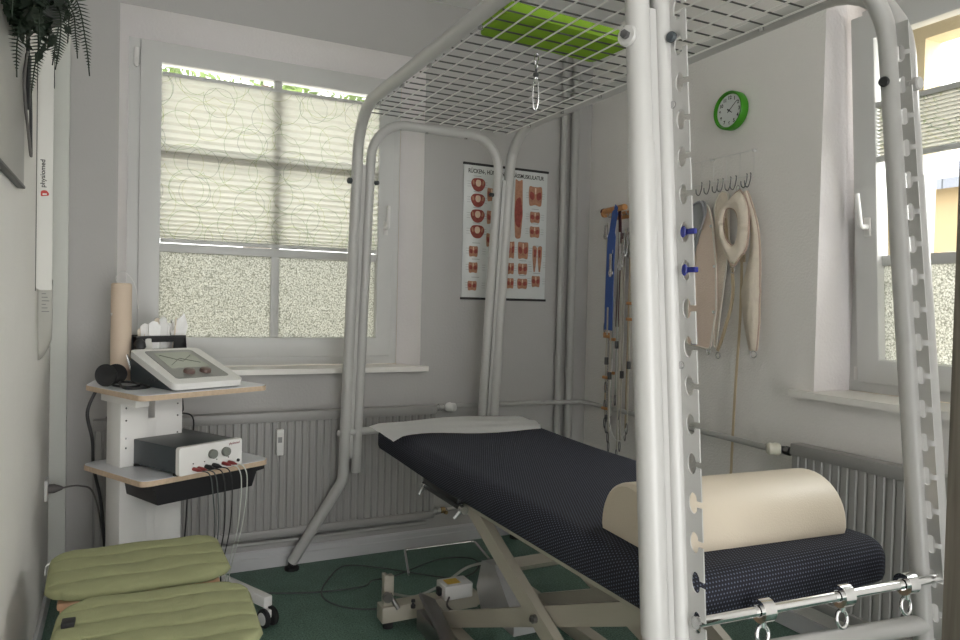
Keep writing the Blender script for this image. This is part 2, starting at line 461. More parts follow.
# ------------------------------------------------------------------ back window
w = struct('window_1')
YF = YB+.15
def frame_bm(a0, a1, z0, z1, wd, f, t0, t1, bev=.004):
    bm = NB()
    l, r, b, tp = wd
    ring_o = [(a0, z0), (a1, z0), (a1, z1), (a0, z1)]
    ring_i = [(a0+l, z0+b), (a1-r, z0+b), (a1-r, z1-tp), (a0+l, z1-tp)]
    vs = {}
    for nm, ring in (('o', ring_o), ('i', ring_i)):
        for t in (t0, t1): vs[nm, t] = [bm.verts.new(f(a, z, t)) for a, z in ring]
    for i in range(4):
        j = (i+1) % 4
        for t in (t0, t1): bm.faces.new((vs['o', t][i], vs['o', t][j], vs['i', t][j], vs['i', t][i]))
        bm.faces.new((vs['o', t0][i], vs['o', t0][j], vs['o', t1][j], vs['o', t1][i]))
        bm.faces.new((vs['i', t0][i], vs['i', t0][j], vs['i', t1][j], vs['i', t1][i]))
    if bev:
        bm.normal_update(); bmesh.ops.recalc_face_normals(bm, faces=bm.faces)
        es = [e for e in bm.edges if len(e.link_faces) == 2 and e.calc_face_angle(0) > .5]
        bmesh.ops.bevel(bm, geom=es, offset=bev, segments=2, affect='EDGES', profile=.5)
    return bm
obj('window_frame', frame_bm(RX0, RX1, .93, RZ1+.02, (.06, .06, .06, .04), XZ, YF, YF+.07), 'pvc', w, True)
SX0, SX1, SZ0, SZ1 = .062, 1.248, .972, 2.39
GX0, GX1, GZ0, GZ1 = .150, 1.172, 1.066, 2.30
sash = obj('sash', frame_bm(SX0, SX1, SZ0, SZ1, (GX0-SX0, SX1-GX1, GZ0-SZ0, SZ1-GZ1), XZ, YF-.018, YF+.045), 'pvc', w, True)
bm = NB(); prism(bm, [(GX0-.005, GZ0-.005), (GX1+.005, GZ0-.005), (GX1+.005, 1.468), (GX0-.005, 1.468)], XZ, YF+.022, YF+.028)
obj('frosted_pane', bm, 'frost', w)
bm = NB(); prism(bm, [(GX0-.005, 1.482), (GX1+.005, 1.482), (GX1+.005, 2.31), (GX0-.005, 2.31)], XZ, YF+.022, YF+.028)
obj('pane', bm, 'glass', w)
bm = NB(); box(bm, .645, .685, YF+.012, YF+.034, GZ0, GZ1, .003)
box(bm, GX0, GX1, YF+.010, YF+.036, 1.455, 1.495, .003); box(bm, GX0, GX1, YF+.010, YF+.036, 1.885, 1.925, .003)
obj('glazing_bar', bm, 'pvc', w, True)
bm = NB()
disc(bm, (1.211, YF-.018, 1.63), (0, -1, 0), .014, .01); box(bm, 1.198, 1.224, YF-.026, YF-.018, 1.595, 1.665, .004)
tube(bm, fillet([(1.211, YF-.02, 1.63), (1.211, YF-.062, 1.63), (1.211, YF-.066, 1.74)], .012), .0095, 10)
obj('window_handle', bm, 'white', w, True)
bm = NB(); tube(bm, [(.046, YF-.02, 2.27), (.046, YF-.02, 2.345)], .011, 12); disc(bm, (.046, YF-.02, 2.262), (0, 0, 1), .006, .01, 10)
box(bm, .035, .057, YF-.02, YF, 2.285, 2.33, .002)
obj('hinge', bm, 'white', w, True)
# sill board
bm = NB(); prism(bm, roundpoly([(-.045, YB-.05), (1.395, YB-.05), (1.395, YB+.001), (RX1+.05, YB+.002), (RX1+.002, YF-.001), (RX0-.002, YF-.001), (-.02, YB+.002), (-.045, YB+.001)], .004, 2), XY, .905, .93)
struct('trim_6', bm, 'sill')
# blind
def pleats(a0, a1, z0, z1, n, amp, f, bias=1.6):
    bm = NB(); uvl = bm.loops.layers.uv.new('UVMap'); rows = []
    for i in range(2*n+1):
        t = i/(2*n); z = z1-(z1-z0)*(1-(1-t)**bias)
        rows.append((z, amp if i % 2 else -amp))
    vr = [[bm.verts.new(f(a, z, d)) for a in (a0, a1)] for z, d in rows]
    for i in range(2*n):
        fc = bm.faces.new((vr[i][0], vr[i][1], vr[i+1][1], vr[i+1][0]))
        for l, (a, z) in zip(fc.loops, ((a0, rows[i][0]), (a1, rows[i][0]), (a1, rows[i+1][0]), (a0, rows[i+1][0]))): l[uvl].uv = (a, z)
    return bm
bl = thing('pleated_blind', 'translucent white pleated blind with green ring pattern covering the wide window behind the equipment cart', 'blind', (0, 0, 0))
YP = YF-.002
obj('blind_fabric', pleats(GX0-.001, GX1+.001, 1.515, 2.245, 26, .0065, lambda a, z, d: V((a, YP+d, z)), 1.35), 'blind', bl)
bm = NB(); box(bm, GX0+.002, GX1-.002, YP-.008, YP+.010, 1.497, 1.515, .002); obj('bottom_rail', bm, 'pvc', bl, True)
bm = NB(); box(bm, GX0+.002, GX1-.002, YP-.008, YP+.010, 2.245, 2.262, .002); obj('top_rail', bm, 'pvc', bl, True)
for x in (.2, .66, 1.12):
    bm = NB(); tube(bm, [(x, YP+.002, 2.26), (x, YP+.002, 2.305)], .0008, 5); obj('tension_cord', bm, 'white', bl)

bm = NB(); wall_with_hole(bm, HY0-.1, HY1+.1, .8, 2.6, (HY0-.05, 1.72, .95, 2.30), YZ, (XR+.34, XR+.44)); struct('trim_9', bm, 'ext')
# ------------------------------------------------------------------ right window (sash tilted inwards)
w2 = struct('window_2')
XF = XR+.2
obj('window_frame', frame_bm(HY0, HY1, .945, HZ1-.04, (.06, .05, .05, .05), YZ, XF, XF+.07), 'pvc', w2, True)
PIV = V((XF, 0, .985)); ANG = math.radians(-4.6)
TM = Matrix.Translation(PIV) @ Matrix.Rotation(ANG, 4, 'Y') @ Matrix.Translation(-PIV)
def tilt(bm): bm.transform(TM); return bm
S0, S1, TZ0, TZ1 = .66, 1.84, .985, 2.365
sb = frame_bm(S0, S1, TZ0, TZ1, (.09, .09, .09, .095), YZ, XF-.018, XF+.05)
obj('sash', tilt(sb), 'pvc', w2, True)
bm = NB(); prism(bm, [(S0+.085, TZ0+.085), (S1-.085, TZ0+.085), (S1-.085, 1.445), (S0+.085, 1.445)], YZ, XF+.022, XF+.028)
obj('frosted_pane', tilt(bm), 'frost', w2)
bm = NB(); prism(bm, [(S0+.085, 1.452), (S1-.085, 1.452), (S1-.085, 2.28), (S0+.085, 2.28)], YZ, XF+.022, XF+.028)
obj('pane', tilt(bm), 'glass', w2)
bm = NB(); box(bm, XF+.010, XF+.036, S0+.09, S1-.09, 1.43, 1.47, .003); box(bm, XF+.012, XF+.034, 1.23, 1.27, TZ0+.09, TZ1-.095, .003)
obj('glazing_bar', tilt(bm), 'pvc', w2, True)
bm = NB()
box(bm, XF-.026, XF-.018, S1-.070, S1-.044, 1.545, 1.615, .003)
tube(bm, fillet([(XF-.02, S1-.057, 1.58), (XF-.062, S1-.057, 1.58), (XF-.07, S1-.050, 1.705)], .014), .0095, 10)
obj('window_handle', tilt(bm), 'white', w2, True)
bm = NB(); tube(bm, [(XF-.004, S1+.014, .99), (XF-.004, S1+.014, 1.04)], .009, 10); obj('hinge', bm, 'white', w2, True)
bm = NB(); prism(bm, roundpoly([(XR-.05, HY0-.06), (XR-.05, HY1+.075), (XR-.001, HY1+.075), (XR+.001, HY1-.002), (XF-.001, HY1-.006), (XF-.001, HY0+.002), (XR+.001, HY0+.002), (XR-.001, HY0-.06)], .003, 2), XY, .92, .945)
struct('trim_7', bm, 'sill')
bl2 = thing('pleated_blind', 'white pleated blind bunched halfway up the tilted window on the right', 'blind')
XP = XF-.004
obj('blind_fabric', tilt(pleats(S0+.095, S1-.095, 1.835, 2.015, 13, .011, lambda a, z, d: V((XP+d, a, z)), 1.0)), 'blind', bl2)
bm = NB(); box(bm, XP-.012, XP+.012, S0+.093, S1-.093, 1.815, 1.835, .002); obj('bottom_rail', tilt(bm), 'pvc', bl2, True)
bm = NB(); box(bm, XP-.012, XP+.012, S0+.093, S1-.093, 2.015, 2.035, .002); obj('top_rail', tilt(bm), 'pvc', bl2, True)

# ------------------------------------------------------------------ outside
bm = NB(); box(bm, -8, 16, 3.8, 16, -.4, -.3); box(bm, 2.9, 16, -6, 3.8, -.4, -.3); struct('trim_8', bm, 'bounce_ground')
sh = thing('garden_shed', 'tan rendered outbuilding with a slate roof outside the right window', 'building', (6, 3.6, -.3))
bm = NB(); box(bm, 0, 2.4, -2.6, 2.2, 0, 2.60); obj('wall', bm, 'tanwall', sh)
def slate_mat():
    m, nt, b = new_mat('slate tiles'); tc = nt.nodes.new('ShaderNodeTexCoord')
    br = nt.nodes.new('ShaderNodeTexBrick'); br.inputs['Scale'].default_value = 3
    br.inputs['Color1'].default_value = (.17, .19, .24, 1); br.inputs['Color2'].default_value = (.22, .24, .30, 1); br.inputs['Mortar'].default_value = (.06, .07, .09, 1)
    br.inputs['Mortar Size'].default_value = .02
    mp = nt.nodes.new('ShaderNodeMapping'); mp.inputs['Rotation'].default_value = (0, 0, PI/2)
    nt.links.new(tc.outputs['Object'], mp.inputs[0]); nt.links.new(mp.outputs[0], br.inputs[0])
    nt.links.new(br.outputs[0], b.inputs['Base Color']); b.inputs['Roughness'].default_value = .5; return m
M['slate'] = slate_mat()
bm = NB(); prism(bm, [(-.15, 2.56), (.5, 2.84), (2.55, 2.56), (2.55, 2.64), (.5, 2.92), (-.15, 2.64)], lambda a, b, t: V((a, t, b)), -2.75, 2.35)
obj('roof', bm, 'slate', sh)
def leaf_cloud(name, centers, n, size, m, parent, seed=1):
    rnd = random.Random(seed); bm = NB()
    for i in range(n):
        c, r = rnd.choice(centers); c = V(c)
        d = V([rnd.gauss(0, 1) for _ in range(3)]).normalized()*r*rnd.uniform(.55, 1)
        p = c+d; a = V([rnd.gauss(0, 1) for _ in range(3)]).normalized(); b = a.orthogonal().normalized()
        s = size*rnd.uniform(.6, 1.3)
        vs = [bm.verts.new(p+q) for q in (-a*s, b*s*.45+a*.1*s, a*s, -b*s*.45+a*.1*s)]; bm.faces.new(vs)
    return obj(name, bm, m, parent)
tr = thing('tree', 'leafy garden tree glimpsed above the pleated blind of the wide window', 'tree', (1.2, 7.2, -.3))
bm = NB(); tube(bm, smooth_path([(0, 0, 0), (.05, 0, 1.2), (-.05, .05, 2.4), (0, 0, 3.6)]), [.14]*18+[.08], 10)
for s in (-1, 1): tube(bm, smooth_path([(0, 0, 2.3), (s*.6, 0, 3.1), (s*1.5, .1, 3.7)]), .05, 8)
obj('trunk', bm, 'bark', tr, True)
leaf_cloud('foliage', [((-1.9, 0, 3.75), .7), ((-1.1, .1, 3.9), .6), ((-.2, 0, 3.95), .75), ((.7, .2, 3.9), .6), ((1.5, 0, 3.8), .75), ((2.4, 0, 3.8), .5), ((-2.7, .2, 3.9), .5)], 4200, .07, 'leaf2', tr)
bm = NB(); box(bm, -2.5, 3.0, 6.2, 6.35, -.3, 1.55); tag(obj('garden_wall', bm, mat('grey garden wall', (.55, .52, .46), .9)), 'grey garden wall blurred behind the pebbled glass of the wide window', 'wall')

# ------------------------------------------------------------------ radiators and pipes
def radiator(name, label, L, zb, zt, loc, rz, cat='radiator'):
    """local: x along length 0..L, y=0 front, +y to the wall"""
    t = thing(name, label, cat, loc, rz)
    bm = NB(); pitch = .034; n = int(L/pitch)
    poly = []
    for i in range(n):
        x = L*i/n; p = L/n
        poly += [(x, .006), (x+p*.18, .006), (x+p*.3, 0), (x+p*.88, 0)]
    poly += [(L, .006), (L, .045), (0, .045)]
    prism(bm, poly, XY, zb+.03, zt-.03)
    obj('panel', bm, 'rad', t)
    bm = NB(); box(bm, -.002, L+.002, -.006, .050, zt-.045, zt, .005); box(bm, -.002, L+.002, -.008, .050, zb, zb+.04, .010)
    obj('header', bm, 'rad', t, True)
    return t
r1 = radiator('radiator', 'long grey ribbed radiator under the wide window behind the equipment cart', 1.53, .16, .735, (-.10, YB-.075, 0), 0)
for x in (.25, 1.3):
    bm = NB(); box(bm, x-.015, x+.015, .045, .0745, .25, .60); obj('bracket', bm, 'rad', r1)
bm = NB(); box(bm, .735, .768, -.026, -.008, .540, .660, .004); hm = obj('heat_meter', bm, 'white', r1, True)
hm['label'] = 'small white heat meter'
bm = NB(); box(bm, .742, .760, -.0275, -.025, .60, .625); obj('display', bm, 'inkgrey', hm)
def valve(t, x, y, z, m='pipe', s=1, knobm='white'):
    bm = NB(); tube(bm, [(x, y, z), (x+s*.05, y, z)], .011, 12); disc(bm, (x+s*.02, y, z), (s, 0, 0), .018, .02, 8)
    tube(bm, [(x+s*.05, y, z), (x+s*.075, y, z)], .015, 12)
    v = obj('valve', bm, m, t, True)
    bm = NB(); lathe(bm, [(.013, 0), (.022, .006), (.026, .02), (.023, .030), (.024, .045), (.017, .054), (0, .054)], (x+s*.062, y-.0, z), (s*.8, -1, 0), 16)
    for k in range(8):
        a = 2*PI*k/8; 
    obj('valve_knob', bm, knobm, v, True)
valve(r1, 1.53, .02, .733-.012)
bm = NB(); tube(bm, [(1.53, .02, .19), (1.56, .02, .19)], .014, 10); disc(bm, (1.55, .02, .19), (1, 0, 0), .02, .02, 8); obj('lower_valve', bm, 'pipe', r1, True)
bm = NB(); disc(bm, (1.575, .02, .19), (1, 0, 0), .016, .022, 8); disc(bm, (1.585, -.01, .19), (0, -1, 0), .010, .02, 8); obj('brass_nut', bm, mat('old brass', (.35, .25, .12), .35, .9), r1, True)

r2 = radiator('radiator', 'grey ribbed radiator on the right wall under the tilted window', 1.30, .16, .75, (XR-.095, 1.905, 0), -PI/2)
for x in (.25, 1.05):
    bm = NB(); box(bm, x-.015, x+.015, .045, .0945, .25, .60); obj('bracket', bm, 'rad', r2)
valve(r2, 0, .02, .712, 'metal_dark', -1, 'yellowed')

def pipe_thing(label, pts, r, rings=()):
    bm = NB(); tube(bm, pts, r, 14); t = obj('heating_pipe', bm, 'pipe', None, True); tag(t, label, 'pipe')
    bm = NB()
    for p, a, rr in rings: disc(bm, p, a, rr, .02, 14)
    if rings: obj('pipe_clip', bm, 'pipe', t, True)
    return t
pipe_thing('thick vertical grey heating pipe left of the pair beside the anatomy poster', [(2.175, YB-.04, .0), (2.175, YB-.04, CEIL)], .017, [((2.175, YB-.04, .95), (0, 0, 1), .021)])
pipe_thing('thicker vertical grey heating pipe nearest the room corner', [(2.245, YB-.045, 0), (2.245, YB-.045, CEIL)], .023, [((2.245, YB-.045, .88), (0, 0, 1), .028)])
pipe_thing('thin horizontal grey pipe running around the room corner between the two radiators',
           fillet([(1.508, YB-.055, .721), (1.60, YB-.058, .725), (2.31, YB-.085, .72), (XR-.05, YB-.16, .715), (XR-.05, 2.05, .70), (XR-.075, 1.98, .712)], [.05, .03, .03, .02], 5), .0125)
pipe_thing('lower grey return pipe just above the baseboard on the back wall', [(1.51, YB-.055, .19), (2.15, YB-.055, .20)], .009)
pipe_thing('horizontal grey pipe low behind the radiator and cart on the back wall', [(-.19, YB-.04, .13), (1.4, YB-.04, .13)], .010)

# ------------------------------------------------------------------ traction cage
cage = thing('sling_therapy_cage', 'tall white tubular therapy cage with a wire grid roof standing over the treatment table', 'therapy cage', (1.315, 2.15, 0))
CO = V((1.315, 2.15, 0))
def P(x, y, z): return V((x, y, z))-CO
ZT = 2.10
def Yrear(z): return 3.10+.095*(2.1-z)
def Yfl(z): return 1.055+.095*(z-.45) if False else 1.058+.088*(z-.45)
def Yfr(z): return .980+.100*(z-.45)
xL, xR_ = .93, 1.70
def side(x, yf, foot_dx):
    bm = NB()
    path = [P(x+foot_dx, 3.335, .035), P(x, Yrear(.42)-.01, .42), P(x, Yrear(ZT), ZT), P(x, yf(ZT), ZT), P(x, yf(.47), .47), P(x+foot_dx, yf(.47)-.17, .035)]
    tube(bm, fillet(path, [.12, .22, .24, .12], 8), .0245, 18)
    return bm
for x, yf, dx, lab in ((xL, Yfl, -.21, 'l'), (xR_, Yfr, .21, 'r')):
    s = obj('side_frame', side(x, yf, dx), 'cage', cage, True)
    # sleeves on the front post
    bm = NB(); tube(bm, [P(x, yf(1.58), 1.58), P(x, yf(.62), .62)], .0275, 20); obj('sleeve', bm, 'cage', s, True)
    for yy in (3.335, yf(.47)-.17):
        bm = NB(); lathe(bm, [(.033, 0), (.033, .012), (.018, .02), (.018, .04)], P(x+dx, yy, 0), (0, 0, 1), 18); obj('foot_pad', bm, 'rubber', s, True)
hl, hr = .992, 1.638
for ya, yb, zt, zb in ((Yrear, Yrear, 2.055, .45), (Yfl, Yfr, 2.055, .40)):
    bm = NB()
    path = [P(hl, ya(zb), zb), P(hl, ya(zt), zt), P(hr, yb(zt), zt), P(hr, yb(zb), zb)]
    tube(bm, fillet(path, [.16, .16], 10), .0215, 18); obj('end_hoop', bm, 'cage', cage, True)
# joining strips between the tubes
for a, b, f in ((xL, hl, Yrear), (hr, xR_, Yrear), (xL, hl, Yfl), (hr, xR_, Yfr)):
    bm = NB(); ribbon(bm, [P((a+b)/2, f(.52), .52), P((a+b)/2, f(1.86), 1.86)], .016, .022, (1, 0, 0)); obj('joining_strip', bm, 'cage', cage, True)
# cross bars
bm = NB(); tube(bm, [P(xL, Yrear(.645), .645), P(xR_, Yrear(.645), .645)], .018, 14); obj('cross_bar', bm, 'cage', cage, True)
bm = NB(); tube(bm, [P(hl, Yfl(.55), .548), P(hr, Yfr(.55), .548)], .0215, 16); obj('cross_bar', bm, 'cage', cage, True)
# slotted plates
pitch = .0755
def slotted(x, f, z0, side_, sb, w_):
    bm = NB(); poly = []
    zlo, zhi = z0-2*pitch-.04, z0+16*pitch+.075
    def pt(s, z): return (f(z)-s, z)   # s: distance forward of tube axis
    poly.append(pt(sb, zlo)); poly.append(pt(w_, zlo))
    for k in range(-2, 17):
        z = z0+k*pitch
        poly.append(pt(w_, z-.006)); poly.append(pt(w_-.012, z-.006))
        for j in range(0, 13):
            a = -PI/2+.45+ (j/12)*(-2*PI+.9+PI) if False else 0
        # oval hole, drawn from lower lip round the back to the upper lip
        cx, rz_, rx_ = w_-.0225, .0205, .0125
        for j in range(11):
            a = math.radians(-38-(284*j/10)); poly.append(pt(cx+rx_*math.cos(a), z+rz_*math.sin(a)))
        poly.append(pt(w_-.012, z+.006)); poly.append(pt(w_, z+.006))
    poly.append(pt(w_, zhi)); poly.append(pt(sb, zhi))
    bm = NB(); prism(bm, poly, lambda a, b, t: V((t, a, b))-CO, x-.0015, x+.0015)
    o = obj('slotted_plate', bm, 'plate', cage)
    for z in (z0+15.3*pitch, z0+13.45*pitch, z0+6.5*pitch, z0-1.3*pitch):
        bm = NB(); disc(bm, P(x-.001, f(z)-sb-.008, z), (side_, 0, 0), .0080, .005, 14, .001); obj('bolt', bm, 'steel', o, True)
    return o
PLX, PRX = hl+.006, hr+.003
slotted(PLX, Yfl, .648, -1, .016, .066); slotted(PRX, Yfr, .658, -1, .0, .050)
# knobs
def knob(p, a, m, r=.012, h=.014):
    bm = NB(); disc(bm, p, a, r, h, 16, .003); return obj('knob', bm, m, cage, True)
knob(P(hr-.0215, Yfr(1.8), 1.80), (-1, -.35, 0), 'black', .012, .012)
kb = knob(P(xL-.023, Yfl(1.79)-.0, 1.795), (-1, -.4, 0), 'cage', .021, .012)
bm = NB(); disc(bm, P(xL-.034, Yfl(1.79)-.005, 1.795), (-1, -.4, 0), .009, .010, 6); obj('bolt', bm, 'metal_dark', kb, True)
knob(P(PLX-.003, Yfl(1.80)-.030, 1.80), (-1, -.3, 0), 'dgrey', .011, .012)
knob(P(xL-.02, Yrear(1.78), 1.785), (-1, -.3, 0), 'dgrey', .014, .02); knob(P(hl+.02, Yrear(1.78)-.01, 1.785), (1, -1, 0), 'dgrey', .010, .02)
knob(P(hr-.02, Yrear(1.78), 1.785), (-1, -.5, 0), 'dgrey', .010, .025); knob(P(xL-.018, Yrear(.62), .64), (-1, -.4, 0), 'cage', .014, .016)
knob(P(xR_-.01, Yfr(1.80)-.02, 1.80), (0, -1, 0), 'cage', .016, .02)
# wire grid roof
bm = NB()
def Yf_at(x, z): return Yfl(z)+(Yfr(z)-Yfl(z))*(x-xL)/(xR_-xL)
gx0, gx1 = .962, 1.668; nx = 11
for i in range(nx):
    x = gx0+(gx1-gx0)*i/(nx-1)
    tube(bm, [P(x, Yf_at(x, ZT)+.02, 2.083), P(x, 3.10, 2.083)], .0028, 6)
long_ = obj('grid_wire', bm, 'wire', cage, True); long_['label'] = 'lengthwise wires of the grid roof'
bm = NB(); y = 3.09
while y > 1.22:
    tube(bm, [P(gx0-.004, y, 2.0885), P(gx1+.004, y, 2.0885)], .0027, 6); y -= .0705
cr = obj('grid_wire', bm, mat('shaded cross wire', (.10, .10, .095), .35, .6), cage, True); cr['label'] = 'crosswise wires of the grid roof'  # crosswise wires coloured dark, their shade put into the colour
for y in (2.9, 2.62, 2.35, 1.95, 1.55):
    for x in (xL+.022, xR_-.022):
        bm = NB(); disc(bm, P(x, y, 2.088), (0, 0, -1), .008, .014, 10); obj('grid_clip', bm, 'steel', cage, True)
for x in (1.12, 1.45, 1.25):
    bm = NB(); disc(bm, P(x, 3.1, 2.04), (0, 0, -1), .007, .010, 10); obj('grid_clip', bm, 'steel', cage, True)

# chrome bar across the front
cb = thing('chrome_bar', 'polished chrome bar lying across the front of the cage in the plate slots', 'bar', (1.33, .99, .655))
BL, BR_ = V((PLX+.0, Yfl(.66)-.044, .648)), V((PRX+.04, Yfr(.65)-.030, .658))
bc = V((1.33, .99, .655))
bm = NB(); tube(bm, [BL-bc, BR_-bc], .0105, 18); obj('rod', bm, 'chrome', cb, True)
bm = NB(); tube(bm, [BL-bc-V((.006, 0, 0)), BL-bc], .0125, 14); obj('end_cap', bm, 'steel', cb, True)
bm = NB(); tube(bm, [BR_-bc, BR_-bc+V((.008, 0, 0))], .012, 14); obj('end_cap', bm, 'steel', cb, True)
ax = (BR_-BL).normalized()
for i, t in enumerate((.235, .545, .82)):
    c = BL.lerp(BR_, t)-bc
    bm = NB()
    # ring collar with gap
    for k in range(1):
        pts = [(.0125, -.014), (.0235, -.014), (.0235, .014), (.0125, .014), (.0125, -.014)]
        n_ = 24; rings = []; a = ax; nn = V((0, 0, 1)); bb = a.cross(nn)
        for s in range(n_):
            th = 2*PI*s/n_; rings.append([bm.verts.new(c+a*h+(nn*math.cos(th)+bb*math.sin(th))*r) for r, h in pts[:4]])
        for s in range(n_):
            A, B = rings[s], rings[(s+1) % n_]
            for q in range(4): bm.faces.new((A[q], A[(q+1) % 4], B[(q+1) % 4], B[q]))
    col = obj('collar', bm, 'chrome', cb, True)
    bm = NB(); tube(bm, [c+V((0, 0, -.022)), c+V((0, 0, -.034))], .007, 10)
    tube(bm, [c+V((0, 0, -.050))+V((math.cos(a_)*.016, .003*math.sin(a_), math.sin(a_)*.018)) for a_ in [2*PI*k/20 for k in range(20)]], .0042, 10, True)
    obj('eye_ring', bm, 'chrome', col, True)
# white lower front spar seen under the bar is the cage cross bar; blue pegs in the left plate
for k, lab in ((9, 'lower of the two deep blue plastic pegs in the slots of the left slotted plate'), (10, 'upper of the two deep blue plastic pegs in the slots of the left slotted plate')):
    z = .648+k*pitch; y = Yfl(z)-.045
    bm = NB(); lathe(bm, [(0, 0), (.006, .0), (.0068, .002), (.006, .004), (.004, .005), (.004, .010)], (PLX-.008, y, z), (1, 0, 0), 18); bm.transform(Matrix.Translation((0, 0, z)) @ Matrix.Diagonal((1, 1, 1.75, 1)) @ Matrix.Translation((0, 0, -z)))
    t_ = NB(); lathe(t_, [(.0, 0), (.004, .001), (.005, .002), (.004, .003), (0, .004)], (PLX, y-.022, z), (0, -1, 0), 14)
    join(bm, t_); box(bm, PLX-.004, PLX+.004, y-.028, y, z-.005, z+.005, .001)
    tag(obj('blue_peg', bm, 'dblue', None, True), lab, 'peg', 'blue pegs in the slotted plate')

# bright green pad on the grid roof
bm = NB(); prism(bm, roundpoly([(0, 0), (.47, .03), (.46, .235), (.0, .20)], .03, 4), XY, 0, .035)
bmesh.ops.bevel(bm, geom=[e for e in bm.edges if len(e.link_faces) == 2 and e.calc_face_angle(0) > 1.0], offset=.006, segments=2, affect='EDGES')
gp = obj('foam_pad', bm, 'pad', None, True); gp.location = (.985, 1.835, 2.0915)
tag(gp, 'bright green rectangular foam pad lying on top of the cage grid', 'pad')
# hook hanging from the grid
hk = thing('snap_hook', 'steel snap hook with a swivel hanging from the cage grid', 'hook', (1.222, 2.075, 1.9))
def ringpts(c, rx, rz_, n=20, ax=(1, 0, 0)):
    ax = V(ax).normalized(); return [V(c)+ax*math.cos(2*PI*k/n)*rx+V((0, 0, 1))*math.sin(2*PI*k/n)*rz_ for k in range(n)]
bm = NB(); tube(bm, ringpts((0, 0, .172), .008, .016), .002, 8, True); tube(bm, ringpts((0, 0, .148), .007, .014, 20, (0, 1, 0)), .002, 8, True)
obj('link', bm, 'steel', hk, True)
bm = NB(); lathe(bm, [(.003, 0), (.010, .004), (.010, .012), (.004, .018), (.004, .026), (0, .026)], (0, 0, .108), (0, 0, 1), 14); obj('swivel', bm, 'metal_dark', hk, True)
bm = NB(); tube(bm, ringpts((0, 0, .055), .011, .055, 28), .0026, 8, True); disc(bm, V((0, .003, .095)), (0, -1, 0), .008, .006, 12); obj('carabiner', bm, 'steel', hk, True)

# ------------------------------------------------------------------ treatment table
TZ = .712
tb = thing('treatment_table', 'treatment table with a navy dotted cover and cream scissor legs under the cage', 'table', (1.31, 2.0, 0))
TO = V((1.31, 2.0, 0))
def footprint(x0, x1, y0, y1, r, inset, n=8, ny=24, nx=8):
    """list of (point, outward) around rounded rectangle"""
    out = []
    for cx, cy, a0 in ((x1-r, y0+r, -PI/2), (x1-r, y1-r, 0), (x0+r, y1-r, PI/2), (x0+r, y0+r, PI)):
        for k in range(n+1):
            a = a0+PI/2*k/n; d = V((math.cos(a), math.sin(a), 0)); out.append((V((cx, cy, 0))+d*(r), d))
    return out
def upholstery(x0, x1, y0, y1, zb, zt, r, rad):
    bm = NB(); uvl = bm.loops.layers.uv.new('UVMap')
    fp = footprint(x0, x1, y0, y1, r, 0)
    prof = [(-.03, zb+.004, .10)]   # inset, z, arc length
    prof = []
    arc = 0
    prof.append((-.03, zb)); prof.append((-.012, zb)); prof.append((-.004, zb+.006)); prof.append((0, zb+.018))
    for k in range(0, 9):
        a = PI/2*k/8; prof.append((-rad+rad*math.cos(a), zt-rad+rad*math.sin(a)))
    for s in (.01, .02): prof.append((-rad-s, zt+.0006))
    arcs = [0]
    for (a, b), (c, d) in zip(prof, prof[1:]): arcs.append(arcs[-1]+math.hypot(c-a, d-b))
    tot = arcs[8+4-0] if len(arcs) > 12 else arcs[-1]
    rings = []; uvs = []
    for (ins, z), s in zip(prof, arcs):
        ring, ur = [], []
        for p, d in fp:
            q = p+d*ins; ring.append(bm.verts.new(V((q.x, q.y, z))-TO)); e = p+d*(arcs[-1]-s-rad-.02); ur.append((e.x, e.y))
        rings.append(ring); uvs.append(ur)
    n = len(fp)
    for i in range(len(rings)-1):
        for k in range(n):
            j = (k+1) % n
            f = bm.faces.new((rings[i][k], rings[i][j], rings[i+1][j], rings[i+1][k]))
            for l, u in zip(f.loops, (uvs[i][k], uvs[i][j], uvs[i+1][j], uvs[i+1][k])): l[uvl].uv = u
    f = bm.faces.new(rings[-1])
    for l, u in zip(f.loops, uvs[-1]): l[uvl].uv = u
    f = bm.faces.new(rings[0][::-1])
    for l, u in zip(f.loops, uvs[0][::-1]): l[uvl].uv = u
    return bm
_cb = upholstery(.974, 1.668, 1.07, 2.95, .615, TZ, .075, .045)
def lift(y): t = max(0, min(1, (y-2.25)/.72)); return .016*t*t*(3-2*t)*.6+.016*t*.4
for yy in (2.25, 2.35, 2.45, 2.55, 2.65, 2.75, 2.85):
    bmesh.ops.bisect_plane(_cb, geom=_cb.verts[:]+_cb.edges[:]+_cb.faces[:], plane_co=V((0, yy, 0))-TO, plane_no=V((0, 1, 0)))
for v_ in _cb.verts: v_.co.z += lift(v_.co.y+TO.y)
top = obj('cover', _cb, 'cover', tb, True)
bm = NB()
for x0, x1 in ((1.03, 1.07), (1.55, 1.59)): box(bm, x0, x1, 1.18, 2.45, .575, .613, .003)
for y0, y1 in ((1.2, 1.24), (2.0, 2.05), (2.40, 2.45)): box(bm, 1.07, 1.55, y0, y1, .58, .612, .003)
bm.transform(Matrix.Translation(-TO)); obj('top_frame', bm, 'beige', tb, True)
bm = NB(); box(bm, 1.0, 1.63, 1.12, 2.50, .6125, .6155); bm.transform(Matrix.Translation(-TO)); obj('under_panel', bm, 'black', tb)
def beam(bm, a, b, w_, h_, side_=(1, 0, 0)):
    a, b = V(a), V(b); t = (b-a).normalized(); s = V(side_).normalized(); u = t.cross(s).normalized()
    vs = []
    for p in (a, b): vs.append([bm.verts.new(p+s*i*w_/2+u*j*h_/2-TO) for i, j in ((-1, -1), (1, -1), (1, 1), (-1, 1))])
    for k in range(4): bm.faces.new((vs[0][k], vs[0][(k+1) % 4], vs[1][(k+1) % 4], vs[1][k]))
    bm.faces.new(vs[0][::-1]); bm.faces.new(vs[1]); return bm
